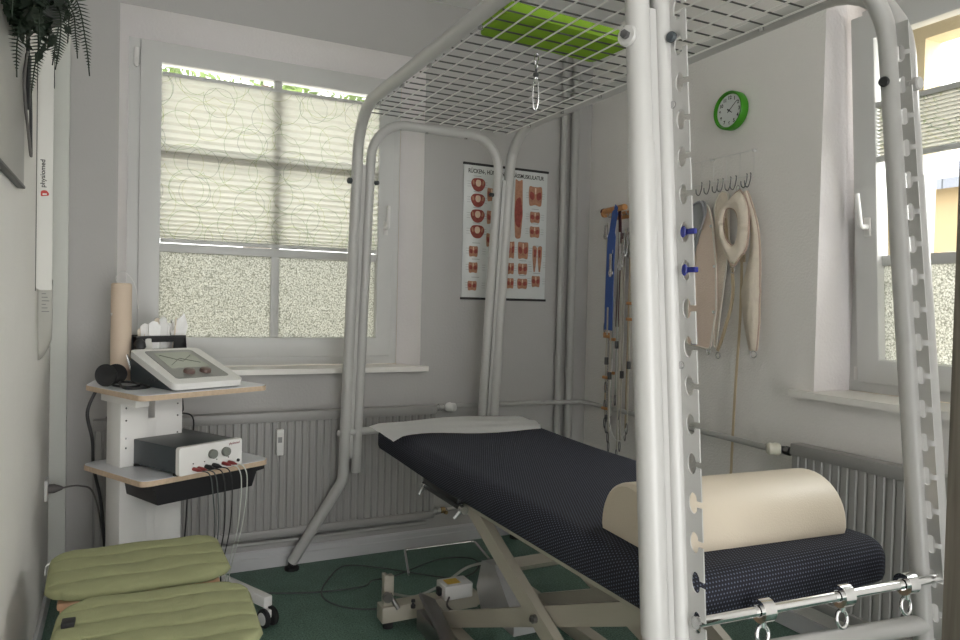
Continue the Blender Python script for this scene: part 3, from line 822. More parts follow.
for x, xi in ((1.05, 1.085), (1.55, 1.515)):
    bm = NB(); beam(bm, (x, 2.19, .61), (x, 1.09, .105), .028, .055); obj('scissor_arm', bm, 'beige', tb)
    bm = NB(); beam(bm, (xi, 2.42, .075), (xi, 1.17, .60), .028, .055); arm = obj('scissor_arm', bm, 'beige', tb)
    sgn = -1 if x < 1.3 else 1
    bm = NB(); disc(bm, V((x+sgn*.014, 1.687, .383))-TO, (sgn, 0, 0), .012, .012, 12); disc(bm, V((x+sgn*.014, 1.687, .383))-TO, (sgn, 0, 0), .007, .018, 6); obj('pivot_bolt', bm, 'dsteel', arm, True)
bm = NB(); beam(bm, (1.06, 1.90, .455), (1.54, 1.90, .455), .055, .03, (0, 1, -.7)); obj('cross_tie', bm, 'beige', tb)
bm = NB(); beam(bm, (1.06, 1.25, .155), (1.54, 1.25, .155), .03, .03, (0, 1, 0)); obj('cross_tie', bm, 'beige', tb)
bm = NB(); beam(bm, (1.45, 2.15, .365), (1.45, 1.15, .113), .035, .05); obj('link_arm', bm, 'beige', tb)
bm = NB()
for x in (1.085, 1.515): box(bm, x-.025, x+.025, 1.0, 2.62, .035, .085, .004)
box(bm, .895, 1.30, 2.56, 2.63, .03, .092, .005); box(bm, 1.30, 1.54, 2.565, 2.625, .035, .07, .004); box(bm, .93, 1.69, 1.02, 1.09, .03, .09, .005)
bm.transform(Matrix.Translation(-TO)); obj('base_frame', bm, 'beige', tb, True)
bm = NB()
for x, y in ((.93, 2.595), (.97, 1.055), (1.515, 2.595), (1.65, 1.055)):
    bm = NB(); disc(bm, V((x, y, 0))-TO, (0, 0, 1), .02, .036, 14); obj('base_foot', bm, 'rubber', tb, True)
# left rear upright bracket
bm = NB(); box(bm, .905, .945, 2.575, 2.605, .09, .205, .003); box(bm, .902, .918, 2.56, 2.60, .19, .215, .003); bm.transform(Matrix.Translation(-TO)); ub = obj('lever_bracket', bm, 'beige', tb, True)
bm = NB(); tube(bm, [V((.925, 2.57, .14))-TO, V((.955, 2.55, .085))-TO], .009, 10); disc(bm, V((.91, 2.56, .135))-TO, (0, -1, 0), .018, .02, 12); obj('lever', bm, 'dsteel', ub, True)
# dark steel pedal plate and the knob on it
bm = NB(); box(bm, -.035, .035, -.30, .30, -.006, .006, .003, 2, Matrix.Translation(V((.985, 2.16, .135))-TO) @ Matrix.Rotation(math.radians(-7), 4, 'Z') @ Matrix.Rotation(math.radians(28), 4, 'Y') @ Matrix.Rotation(math.radians(4), 4, 'X'))
box(bm, -.0, .03, -.28, .28, -.07, 0, .003, 2, Matrix.Translation(V((.985, 2.16, .12))-TO))
pp = obj('pedal_plate', bm, 'dsteel', tb, True)
bm = NB(); lathe(bm, [(.009, 0), (.009, .01), (.005, .012), (.005, .02), (.008, .022), (.007, .03), (0, .032)], V((.955, 2.40, .148))-TO, (0, 0, 1), 12); obj('knob', bm, 'black', pp, True)
bm = NB(); tube(bm, [V((1.04, 2.05, .07))-TO, V((1.04, 2.05, .11))-TO], .018, 12); disc(bm, V((1.03, 2.2, .09))-TO, (-1, 0, 0), .014, .02, 10); obj('caster_brake', bm, 'black', tb, True)
# motor box
bm = NB(); prism(bm, [(2.20, .10), (2.46, .10), (2.50, .17), (2.46, .285), (2.36, .30), (2.20, .16)], lambda a, b, t: V((t, a-.02, b-.02))-TO, 1.25, 1.345)
obj('motor_housing', bm, mat('silver paint', (.5, .5, .5), .3, .35), tb)
# electrical box on the rear beam
bm = NB(); box(bm, 1.135, 1.255, 2.52, 2.61, .0935, .150, .005); bm.transform(Matrix.Translation(-TO)); eb = obj('control_box', bm, 'white', tb, True); eb['label'] = 'white electrical box with a yellow warning sticker'
bm = NB(); box(bm, 1.155, 1.21, 2.54, 2.59, .1502, .1512); bm.transform(Matrix.Translation(-TO)); obj('sticker', bm, 'yellow', eb)
bm = NB(); box(bm, 1.12, 1.135, 2.55, 2.58, .105, .135, .003); bm.transform(Matrix.Translation(-TO)); obj('gland', bm, 'black', eb, True)
# foot bar
bm = NB(); tube(bm, fillet([V(p)-TO for p in ((1.115, 2.86, .085), (1.19, 3.11, .10), (1.545, 3.10, .10), (1.515, 2.87, .085))], [.02, .02], 5), .0055, 10)
obj('foot_bar', bm, 'chrome', tb, True)
bm = NB(); tube(bm, [V((1.515, 2.62, .07))-TO, V((1.515, 2.88, .08))-TO], .012, 10); disc(bm, V((1.50, 2.86, .08))-TO, (0, -1, 0), .022, .02, 12); disc(bm, V((1.53, 2.84, .085))-TO, (-1, -.6, .3), .016, .03, 10); obj('foot_bar_pivot', bm, 'dsteel', tb, True)
# headrest adjuster under the left edge
bm = NB(); box(bm, 1.00, 1.025, 2.14, 2.44, .585, .613, .004); tube(bm, [V((1.012, 2.46, .575)), V((1.012, 2.12, .575))], .010, 10)
bm.transform(Matrix.Translation(-TO)); hj = obj('head_adjuster', bm, 'black', tb, True)
bm = NB()
for y, d_ in ((2.46, .02), (2.13, .0)):
    bm = NB(); disc(bm, V((1.012, y, .574))-TO, (0, -1, 0), .014, .025, 12); tube(bm, [V((1.008, y-.01, .575))-TO, V((.985, y-d_, .545))-TO], .0055, 8); obj('clamp_screw', bm, 'steel', hj, True)

# paper towel at the head end
bm = NB()
nx_, ny_ = 30, 14; rnd = random.Random(3); grid = []
for i in range(nx_+1):
    row = []
    for j in range(ny_+1):
        u, v = i/nx_, j/ny_
        # far edge lies near the head end, near edge wavers; the left corner pokes out past the table
        xl = .935+.05*(1-v)*0; xr = 1.60+.07*math.sin(v*2.5)
        x = xl+(xr-xl)*u; ynear = 2.62-.03*u+.02*math.sin(u*7)-.03*math.exp(-u*9); yfar = 2.90+.03*math.sin(u*3.1)
        y = ynear+(yfar-ynear)*v
        z = TZ+.010+lift(y)+.0025*math.sin(9*u+3*v)+.0025*math.sin(17*v+5*u)*(.3+u)+rnd.uniform(0, .0008)
        # drapes over rounded left edge
        e = .985-x
        if e > 0: z -= e*.25
        row.append(bm.verts.new((x, y, z)))
    grid.append(row)
for i in range(nx_):
    for j in range(ny_): bm.faces.new((grid[i][j], grid[i+1][j], grid[i+1][j+1], grid[i][j+1]))
bmesh.ops.solidify(bm, geom=bm.faces[:], thickness=.001)
tag(obj('paper_sheet', bm, 'paper', None, True), 'white tissue paper sheet spread over the head end of the treatment table', 'paper')

# bolster
bol = thing('half_round_bolster', 'beige leatherette half round bolster lying across the foot end of the treatment table', 'bolster', (1.322, 1.288, TZ+.0015), math.radians(-4.5))
bm = NB(); L = .277; n = 22; W, H = .118, .132; rings = []
for xx, sc in ((-L, .93), (-L+.006, .985), (-L+.014, 1), (L-.014, 1), (L-.006, .985), (L, .93)):
    ring = []
    for k in range(n+1):
        a = PI*k/n; ring.append(bm.verts.new((xx, math.cos(a)*W*sc, .012+math.sin(a)**.9*(H-.012)*sc)))
    for yy in (-W*sc*.97, W*sc*.97): ring.append(bm.verts.new((xx, yy, 0)))
    rings.append(ring)
for A, B in zip(rings, rings[1:]):
    m_ = len(A)
    for k in range(m_): bm.faces.new((A[k], A[(k+1) % m_], B[(k+1) % m_], B[k]))
bm.faces.new(rings[0]); bm.faces.new(rings[-1][::-1])
obj('bolster_cover', bm, 'leather', bol, True)

# ------------------------------------------------------------------ floor cables
def cable(name, label, pts, r, m, cat='cable', group=None, n=8):
    bm = NB(); tube(bm, smooth_path(pts, n), r, 8); return tag(obj(name, bm, m, None, 'all'), label, cat, group)
cable('cable', 'dark cable looping over the green floor to the foot of the treatment table', [(-.05, 3.33, .01), (.15, 3.30, .006), (.526, 3.108, .006), (.75, 3.02, .006), (.95, 3.0, .006), (1.02, 3.05, .006), (1.12, 3.06, .006), (1.4, 3.18, .006), (1.55, 3.12, .006), (1.50, 2.98, .006), (1.35, 2.94, .006), (1.1, 3.18, .006), (.953, 3.27, .006), (.84, 3.14, .006), (.77, 2.98, .006), (.81, 2.84, .006), (.93, 2.76, .006), (1.05, 2.80, .006), (1.16, 2.70, .006), (1.17, 2.645, .05)], .0035, 'cabledark')
cable('cable', 'pale grey thicker cable trailing from the foot bar to the left table bracket', [(1.50, 2.85, .09), (1.42, 2.92, .05), (1.28, 2.86, .02), (1.12, 2.78, .02), (.99, 2.70, .08), (.94, 2.62, .13)], .006, 'cablegrey')
cable('cable', 'grey cable from the white electrical box into the scissor base', [(1.15, 2.515, .11), (1.12, 2.46, .10), (1.14, 2.36, .10), (1.2, 2.30, .10)], .004, 'lead')

# ------------------------------------------------------------------ equipment cart
A_ = V((.061, 2.622, 0)); RZ = math.radians(25)
cart = thing('equipment_cart', 'white two shelf equipment cart on casters beside the radiator', 'cart', A_, RZ)
col_bm = NB(); box(col_bm, .05, .165-.012, .25, .36, .08, .90, .004); box(col_bm, .165+.012, .285, .25, .36, .08, .90, .004)
box(col_bm, .15, .18, .262, .35, .08, .78); box(col_bm, .15, .18, .25, .262, .08, .80)
cl = obj('column', col_bm, 'white', cart, True)
bm = NB()
for u in (.07, .265):
    for z in (.845, .80, .735, .70): disc(bm, (u, .251, z), (0, -1, 0), .0035, .002, 8)
obj('screw', bm, 'steel', cl)
shp = [(0, .015), (.02, 0), (.48, 0), (.505, .03), (.505, .42), (.42, .56), (.09, .56), (0, .42)]
for z, poly in ((.90, shp), (.612, [(.005, .01), (.03, -.005), (.49, 0), (.515, .03), (.51, .38), (.46, .43), (.03, .43), (-.015, .40)])):
    bm = NB(); prism(bm, roundpoly(poly, .02, 4), XY, z, z+.018); s = obj('shelf', bm, 'ply', cart)
    bm = NB(); prism(bm, roundpoly([(x*.99+.002, y*.99+.002) for x, y in poly], .02, 4), XY, z+.018, z+.0198); obj('shelf_top', bm, 'shelf', s)
bm = NB(); box(bm, .02, .07, .08, .34, .87, .899, .003); obj('shelf_bracket', bm, 'white', cart, True)
bm = NB()
prism(bm, [(.055, 0), (.50, 0), (.50, -.018), (.465, -.022), (.445, -.076), (.075, -.076), (.065, -.022), (.055, -.018)], lambda a, b, t: V((a, t, .610+b)), .025, .40); obj('drawer', bm, 'black', cart)
bm = NB()
for u in (.0, .46): box(bm, u, u+.038, -.045, .46, .075, .115, .004)
box(bm, .0, .49, .27, .35, .08, .12, .004)
obj('base_frame', bm, 'white', cart, True)
for u, v in ((.479, -.03), (.019, -.03), (.479, .43), (.019, .43)):
    bm = NB(); tube(bm, [(u, v, .075), (u, v, .045)], .008, 10); box(bm, u-.008, u+.008, v-.028, v+.012, .035, .066, .004); cs = obj('caster', bm, 'white', cart, True)
    for s in (-1, 1):
        bm = NB(); disc(bm, (u+s*.009, v-.014, .036), (s, 0, 0), .036, .018, 24, .004); wh = obj('wheel', bm, 'rubber', cs, True)
        bm = NB(); disc(bm, (u+s*.0275, v-.014, .036), (s, 0, 0), .024, .001, 20); obj('wheel_hub', bm, 'white', wh, True)
def cw(u, v, z): # cart local to world
    return V((A_.x+u*math.cos(RZ)-v*math.sin(RZ), A_.y+u*math.sin(RZ)+v*math.cos(RZ), z))
# console on the top shelf
zS = .9200
con = thing('therapy_console', 'wedge shaped therapy console with a screen and two dials on the top shelf', 'console', cw(.268, .205, zS), RZ)
bm = NB(); prism(bm, [(-.145, 0), (.165, 0), (.17, .085), (.155, .10), (-.15, .022)], lambda a, b, t: V((t, a, b)), -.135, .135)
bm.transform(Matrix.Diagonal((.95, .97, 1, 1))); obj('housing', bm, 'dgrey', con)
th = math.atan2(.102, .33)
WM = Matrix.Translation((0, .0, .068)) @ Matrix.Rotation(th, 4, 'X')
bm = NB(); prism(bm, roundpoly([(-.138, -.180), (.138, -.180), (.138, .165), (-.138, .165)], .025, 5), XY, -.012, .012)
bmesh.ops.bevel(bm, geom=[e for e in bm.edges if len(e.link_faces) == 2 and e.calc_face_angle(0) > 1.0], offset=.005, segments=2, affect='EDGES')
bm.transform(WM); obj('front_panel', bm, 'white', con, True)
bm = NB(); prism(bm, roundpoly([(-.105, -.135), (.105, -.135), (.095, .14), (-.095, .14)], .015, 3), XY, .012, .0135); bm.transform(WM); ks = obj('display_area', bm, mat('grey display bezel', (.20, .20, .19), .3), con)
bm = NB(); prism(bm, roundpoly([(-.078, -.04), (.078, -.04), (.070, .115), (-.070, .115)], .008, 3), XY, .0135, .0145); bm.transform(WM); sc = obj('screen', bm, mat('pale green screen', (.42, .44, .38), .15), con)
bm = NB()
tube(bm, [V((-.06, .09, .0152)), V((.0, .02, .0152)), V((.06, .08, .0152))], .0008, 4); tube(bm, [V((-.06, -.01, .0152)), V((.0, .05, .0152)), V((.06, 0, .0152))], .0008, 4)
bm.transform(WM); obj('screen_trace', bm, 'ink', sc)
for x in (-.032, .032):
    bm = NB(); lathe(bm, [(.021, 0), (.021, .006), (.019, .012), (.012, .015), (0, .015)], (x, -.085, .0135), (0, 0, 1), 24); bm.transform(WM); obj('dial', bm, 'brownknob', con, True)
bm = NB()
for k in range(4): disc(bm, (-.1355, -.06+.022*k, .028), (-1, 0, 0), .003, .002, 8)
obj('socket', bm, 'steel', con)
# vacuum / current unit on the lower shelf
zV = .632
vac = thing('stimulation_unit', 'dark grey box unit with white front and two knobs on the lower shelf', 'device', cw(.232, .130, zV), RZ+.085)
bm = NB(); box(bm, -.122, .122, -.135, .195, .008, .098, .003); obj('housing', bm, 'dgrey', vac, True)
bm = NB(); prism(bm, roundpoly([(-.129, .004), (.129, .004), (.129, .102), (-.129, .102)], .010, 4), XZ, -.155, -.135); fp_ = obj('front_panel', bm, 'white', vac)
for x in (.0, .055):
    bm = NB(); disc(bm, (x, -.155, .063), (0, -1, 0), .0165, .016, 22, .002); obj('knob', bm, 'plug', vac, True)
bm = NB()
for x in (-.13, .13):
    for y in (-.12, .12): disc(bm, (x*.9, y, 0), (0, 0, 1), .01, .009, 10)
obj('rubber_foot', bm, 'rubber', vac, True)
bm = NB(); disc(bm, (.112, -.155, .022), (0, -1, 0), .006, .004, 12)
for x in (-.075, -.03, .02, .07): disc(bm, (x, -.155, .040), (0, -1, 0), .0022, .002, 8)
obj('switch', bm, 'black', vac, True)
text_mesh('physiomed', .013, Matrix.Translation((.095, -.1555, .088)) @ Matrix.Rotation(PI/2, 4, 'X'), 'redplug', vac, 'lettering', fit=.045)
# six leads
L6 = [(-.075, 'redplug', 'cabledark'), (-.055, 'redplug', 'cabledark'), (-.025, 'black', 'black'), (.005, 'black', 'black'), (.045, 'redplug', 'cablegrey'), (.07, 'redplug', 'cablegrey')]
names6 = ['grey lead with a dark red plug, leftmost on the unit front', 'grey lead with a red plug, second from the left on the unit front', 'black lead with a fat black plug under the left knob of the unit', 'black lead with a fat black plug just right of the first black plug', 'pale lead with a dark red plug, second from the right on the unit front', 'pale lead with a red plug, rightmost on the unit front']
for i, ((x, pm, cm), lab) in enumerate(zip(L6, names6)):
    t = thing('electrode_lead', lab, 'lead', cw(.232, .130, zV), RZ+.085, 'leads plugged into the stimulation unit')
    zz = .022; r = .0065 if pm != 'black' else .0085
    bm = NB(); lathe(bm, [(r*.9, 0), (r, .004), (r, .022), (r*.5, .034), (.002, .040)], (x, -.1555, zz), (.25, -1, -.12), 12); obj('plug', bm, pm, t, True)
    end = V((x+.06+.01*i, -.15+.012*(i % 3), -.45-.02*i))
    p0 = V((x+.0095, -.193, zz-.004))
    pts = [p0, p0+V((.012, -.025, -.01)), V((x+.03, -.225, -.05)), V((x+.045-.006*i, -.22, -.20)), V((x+.06-.012*i, -.18, -.36)), V((.06+.012*(i%3), -.13, -.50)), V((.05+.02*(i % 3), -.10, -.625))]
    bm = NB(); tube(bm, smooth_path(pts, 6), .0022, 6); obj('wire', bm, cm, t, 'all')
# things at the rear of the top shelf
bs = thing('black_basket', 'black plastic basket with handle holes behind the console on the cart', 'basket', cw(.30, .497, zS), RZ)
bm = NB()
x0, x1, y0, y1, h = -.10, .10, -.05, .05, .172
def tap(x, y, z): k = .86+.14*z/h; return V((x*k, y*k, z))
def panel(bm, pts, th_):
    vs = [bm.verts.new(p) for p in pts]; bm.faces.new(vs)
# walls as frames: long sides have a slot
for s in (-1, 1):
    yy = y1*s
    xs = [x0, -.055, .055, x1]; zs = [0, .122, .148, h]
    for i in range(3):
        for j in range(3):
            if i == 1 and j == 1: continue
            panel(bm, [tap(xs[i], yy, zs[j]), tap(xs[i+1], yy, zs[j]), tap(xs[i+1], yy, zs[j+1]), tap(xs[i], yy, zs[j+1])], 0)
    xx = x1*s
    panel(bm, [tap(xx, y0, 0), tap(xx, y1, 0), tap(xx, y1, h), tap(xx, y0, h)], 0)
panel(bm, [tap(x0, y0, 0), tap(x1, y0, 0), tap(x1, y1, 0), tap(x0, y1, 0)], 0)
bmesh.ops.remove_doubles(bm, verts=bm.verts, dist=.0001)
bmesh.ops.solidify(bm, geom=bm.faces[:], thickness=.003)
box(bm, x0-.003, x1+.003, y0-.006, y0+.001, h-.008, h+.002, .001); box(bm, x0-.003, x1+.003, y1-.001, y1+.006, h-.008, h+.002, .001)
obj('basket_body', bm, 'black', bs)
# pouches and rolls standing in the basket
for k in range(12):
    u = .232+.0125*k; t_ = .475+.012*math.sin(k*2.1)+.004*k*0
    c = cw(u+.02, t_, zS+.006); hh = .232+.016*math.sin(k*1.7)-(.03 if k < 2 else 0)
    bm = NB(); wdt = .022+.004*(k % 3)
    poly = roundpoly([(-wdt/2, 0), (wdt/2, 0), (wdt/2+.006, hh*.6), (wdt/2+.004, hh*.97), (0, hh), (-wdt/2-.003, hh*.95)], .006, 3)
    prism(bm, poly, lambda a, b, t: V((a, t+.014*math.sin(b*14+k)*b/.2, b)), -.003, .003)
    o = obj('paper_pouch', bm, 'paper' if k % 4 else 'cream', None); o.location = c; o.rotation_euler = (.0, math.radians(-6+2.2*k), RZ+math.radians(-35+12*k))
    tag(o, 'white paper pouch standing upright among others in the black basket' if k % 4 else 'cream paper pouch standing among the white ones in the black basket', 'pouch', 'white pouches in the black basket' if k % 4 else 'cream pouches in the black basket')
bm = NB(); lathe(bm, [(.0, 0), (.022, 0), (.024, .004), (.024, .095), (.02, .10), (0, .10)], (0, 0, 0), (0, 0, 1), 20)
o = obj('bandage_roll', bm, 'paper2', None, True); o.location = cw(.245, .478, zS+.075)
tag(o, 'small white bandage roll resting in the left of the black basket', 'roll'); o.location = cw(.248, .468, zS+.066)
bm = NB(); prism(bm, roundpoly([(-.03, 0), (.03, 0), (.04, .07), (.012, .125), (-.018, .08)], .006, 2), lambda a, b, t: V((a, t, b)), -.002, .002)
o = obj('paper_fan', bm, 'paper', None); o.location = cw(.385, .49, zS+.145); o.rotation_euler = (0, .18, RZ)
tag(o, 'folded white paper flap leaning out at the right of the black basket', 'paper')
# black handle & metal wand
wd = thing('handheld_electrode', 'black plastic handle with a knobbed end sticking up from the left of the basket', 'handle', cw(.212, .43, zS))
bm = NB(); tube(bm, [(0, 0, 0), (-.004, 0, .08), (0, 0, .12)], .012, 14); lathe(bm, [(.012, 0), (.021, .008), (.021, .03), (.012, .042), (0, .044)], (-.002, 0, .12), (-.2, 0, 1), 16); obj('grip', bm, 'black', wd, True)
wn = thing('metal_wand', 'clear plastic wand leaning left beside the black handle', 'wand', cw(.19, .44, zS))
bm = NB(); tube(bm, [(0, 0, .005), (-.075, .02, .255)], .006, 10); obj('rod', bm, 'chrome', wn, True)
bm = NB(); disc(bm, (-.075, .02, .253), (-.3, 0, 1), .008, .012, 12); obj('tip', bm, 'white', wn, True)
# kraft paper roll
kr = thing('paper_roll', 'tall beige paper roll standing at the left rear corner of the cart', 'roll', cw(.160, .49, zS))
bm = NB(); lathe(bm, [(0, 0), (.037, 0), (.037, .375), (.030, .380), (.012, .378), (.010, .36), (0, .36)], (0, 0, 0), (0, 0, 1), 24); obj('roll_body', bm, 'kraft', kr, True)
bm = NB(); tube(bm, smooth_path([(-.01, 0, .37), (-.02, 0, .40), (0, .0, .425), (.03, 0, .405), (.05, 0, .36), (.06, .0, .28)], 6), .0015, 6); obj('loop', bm, 'white', kr, 'all')
# black rubber suction cups
for (u, v, r, rot), lab in zip(((.035, .33, .041, -30), (.095, .385, .038, -5)), ('round black rubber suction cup at the left edge of the top shelf', 'round black rubber suction cup close against the console')):
    sc_ = thing('suction_cup', lab, 'suction cup', cw(u, v, zS+r*.98), math.radians(rot), 'black suction cups')
    bm = NB(); lathe(bm, [(0, -.018), (r*.5, -.016), (r*.9, -.008), (r, 0), (r, .006), (r*.85, .004), (r*.5, -.004), (0, -.006)], (0, 0, 0), (0, -1, 0), 26); obj('cup', bm, 'rubber', sc_, True)
    bm = NB(); tube(bm, [(0, .015, 0), (0, .045, 0)], .009, 12); obj('neck', bm, 'black', sc_, True)
cable('hose', 'tangle of thin black hoses lying by the suction cups on the cart', [cw(.03, .27, .93), cw(.06, .22, .925), cw(.11, .24, .925), cw(.12, .30, .93), cw(.07, .30, .935), cw(.04, .20, .925), cw(.09, .17, .925), cw(.125, .2, .926), cw(.12, .36, .93)], .0045, 'black', 'hose')
cable('cable', 'black cord hanging from behind the top shelf past the left of the cart column', [cw(.03, .40, .90), cw(.0, .40, .82), cw(.01, .38, .72), cw(.05, .46, .60), cw(.08, .46, .45), cw(.09, .44, .2), cw(.08, .42, .01)], .006, 'black')
cable('cable', 'thin black cord hanging right of the cart column in front of the radiator', [cw(.36, .40, .90), cw(.36, .38, .80), cw(.34, .36, .79), cw(.40, .37, .75), cw(.41, .42, .55), cw(.40, .42, .3), cw(.38, .44, .01)], .003, 'black')

# ------------------------------------------------------------------ stools with cushions
def stool(label, loc):
    t = thing('wooden_stool', label, 'stool', loc, 0, 'wooden stools under the cushions')
    bm = NB(); box(bm, -.205, .205, -.165, .170, .412, .435, .008); obj('seat', bm, 'wood', t, True)
    for sx in (-1, 1):
        for sy in (-1, 1):
            bm = NB(); tube(bm, [(sx*.20, sy*.16, 0), (sx*.18, sy*.14, .414)], [.015, .019], 12); obj('leg', bm, 'wood', t, True)
    for sy in (-1, 1):
        bm = NB(); box(bm, -.18, .18, sy*.15-.01, sy*.15+.01, .2, .225, .004); obj('stretcher', bm, 'wood', t, True)
    return t
def cushion(label, loc, rz, hx, hy, nch):
    t = thing('seat_cushion', label, 'cushion', loc, rz, 'green quilted seat cushions')
    bm = NB(); N = 80; g = {}
    for s in (1, -1):
        for i in range(N+1):
            for j in range(N+1):
                u, v = 2*i/N-1, 2*j/N-1
                p = 12.
                m_ = max(abs(u), abs(v)); r = (abs(u)**p+abs(v)**p)**(1/p)
                k = m_/r if r > 1e-6 else 1
                # extra corner rounding
                x, y = u*k, v*k
                cr = max(0, abs(u)+abs(v)-1.6)*.30; x *= 1-cr; y *= 1-cr
                e = max(0, 1-m_**10)
                ch = abs(math.sin(PI*(y+1)/2*nch))**.22
                z = .009+.018*ch*e**.5 if m_ < 1 else .009
                z *= 1+.10*math.sin(x*7+y*3+loc[1]*5)*e
                zz = .016+(z-.004)*(1 if s > 0 else -.45)
                if m_ >= 1: zz = .016
                key = (i, j) if m_ >= .9999 else (i, j, s)
                if key not in g: g[key] = bm.verts.new((x*hx, y*hy, zz))
    def gv(i, j, s):
        return g.get((i, j)) or g[(i, j, s)]
    for s in (1, -1):
        for i in range(N):
            for j in range(N):
                q = [gv(i, j, s), gv(i+1, j, s), gv(i+1, j+1, s), gv(i, j+1, s)]
                bm.faces.new(q if s > 0 else q[::-1])
    obj('quilted_pad', bm, 'cushion', t, 'all')
    return t
stool('pale wooden stool beside the cart, its far edge nearest the radiator', (.06, 2.33, 0))
stool('pale wooden stool nearest the camera at the bottom left', (.10, 1.86, 0))
c1 = cushion('olive green quilted cushion on the stool next to the cart base', (.058, 2.325, .4365), math.radians(1.5), .238, .195, 4)
c2 = cushion('olive green quilted cushion with a black cloth tag, at the bottom left corner', (.088, 1.88, .4365), math.radians(-2), .228, .215, 5)
bm = NB(); box(bm, -.208, -.180, .022, .058, .034, .046, .002); o = obj('black_tag', bm, 'rubber', c2, True); o.rotation_euler = (0, 0, 0)
bm = NB(); ribbon(bm, smooth_path([(-.235, .12, .02), (-.246, .12, .012), (-.248, .118, -.012)], 4), .012, .002, (0, 1, 0)); obj('tie_strap', bm, 'paper', c1)

# ------------------------------------------------------------------ left wall things
fr = thing('picture_frame', 'large pale framed board high on the left wall, seen almost edge on', 'picture', (XL, 1.95, 1.85))
bm = NB(); box(bm, .0, .016, -.37, .385, -.305, .36, .003); obj('board', bm, mat('grey board', (.30, .29, .27), .3), fr, True)
bm = NB(); box(bm, 0, .019, -.38, .39, -.312, -.304, .002); obj('frame_strip', bm, 'black', fr, True)
ps = thing('hanging_chart', 'narrow white hanging chart with red and black lettering on the left wall', 'chart', (XL, 2.82, 1.7))
bm = NB(); prism(bm, roundpoly([(.002, -.43), (.012, -.438), (.0475, -.437), (.0475, .50), (.002, .50)], .004, 2), XZ, 0, .004); obj('sheet', bm, 'paper2', ps)
bm = NB(); box(bm, 0, .0018, -.004, .006, -.44, .50); obj('edge_shadow', bm, 'black', ps)  # black sliver standing in for the shadow line beside the chart
text_mesh('physiomed', .020, Matrix(((0, -1, 0, .019), (0, 0, -1, -.0004), (1, 0, 0, -.046), (0, 0, 0, 1))), 'ink', ps, 'lettering', .0003, fit=.092, bold=.0003)
bm = NB(); prism(bm, roundpoly([(.013, -.123), (.037, -.119), (.037, -.111), (.030, -.102), (.020, -.102), (.013, -.106)], .004, 3), XZ, -.0006, 0); lg = obj('logo', bm, 'red', ps)
bm = NB(); prism(bm, roundpoly([(.018, -.1185), (.031, -.1165), (.031, -.112), (.018, -.1125)], .003, 3), XZ, -.0010, -.0006); obj('logo_gap', bm, 'paper2', lg)
p2 = thing('paper_sheet', 'white printed sheet with a curled lower corner hanging below the lettered chart', 'paper', (XL, 2.835, 1.28))
bm = NB(); gridv = []
for i in range(9):
    row = []
    for j in range(11):
        a, b = i/8, j/10
        x = .006+.044*a; z = .02-.275*b+.075*a*a*b**2; y = .010*math.sin(b*3)-.015*a*b*b
        row.append(bm.verts.new((x+(.004*(b-.5) if i == 0 else 0), y, z)))
    gridv.append(row)
for i in range(8):
    for j in range(10): bm.faces.new((gridv[i][j], gridv[i+1][j], gridv[i+1][j+1], gridv[i][j+1]))
bmesh.ops.solidify(bm, geom=bm.faces[:], thickness=.001)
obj('sheet', bm, 'paper2', p2, 'all')
bm = NB()
for k in range(6): box(bm, .018, .030+.005*(k % 3), -.0035, -.0012, -.03-.012*k, -.0275-.012*k)
obj('print', bm, 'inkgrey', p2)
# lanyard / hanging cables near the plant
ln = thing('lanyard', 'black cord with a long grey loop hanging on the left wall under the plant', 'cord', (XL, 2.44, 1.95))
bm = NB(); tube(bm, smooth_path([(.012, 0, .16), (.012, .02, .10), (.012, -.01, .03), (.012, 0, -.02)], 5), .005, 8); obj('cord', bm, 'black', ln, 'all')
bm = NB(); tube(bm, smooth_path([(.012, 0, -.01), (.020, -.15, -.10), (.022, -.17, -.17), (.018, -.03, -.25), (.013, .09, -.29), (.013, .07, -.2), (.013, .05, -.1)], 6, True), .004, 8, True); obj('loop', bm, 'lead', ln, 'all')
bm = NB(); tube(bm, smooth_path([(.013, 0, -.02), (.014, -.03, -.12), (.014, -.04, -.18)], 5), .008, 8); tube(bm, smooth_path([(.013, .01, -.02), (.014, .06, -.15), (.014, .07, -.27)], 5), .004, 8); obj('clip', bm, 'black', ln, 'all')
cable('string', 'thin dark string dangling from the plant across the lettered chart', [(XL+.03, 3.0, 2.22), (XL+.03, 3.05, 2.12), (XL+.025, 3.14, 2.02)], .002, 'black', 'string')
# wall socket with plug
so = thing('wall_socket', 'white wall socket low on the left wall with a grey plug', 'socket', (XL, 3.24, .49))
bm = NB(); box(bm, 0, .012, -.04, .04, -.04, .04, .004); obj('plate', bm, 'white', so, True)
bm = NB(); lathe(bm, [(.018, 0), (.018, .02), (.008, .045), (.004, .05)], (.012, 0, 0), (1, 0, 0), 14); obj('plug', bm, 'lead', so, True)
cable('cable', 'grey power cable arching from the left wall socket down behind the cart', [(XL+.06, 3.24, .49), (XL+.12, 3.25, .49), (XL+.17, 3.27, .44), (XL+.21, 3.28, .2), (XL+.22, 3.28, .01)], .0035, 'lead')
cable('cable', 'dark cable standing beside the arching grey cable behind the stools', [(XL+.21, 3.33, .75), (XL+.24, 3.33, .5), (XL+.245, 3.33, .25), (XL+.25, 3.32, .01)], .004, 'cabledark')

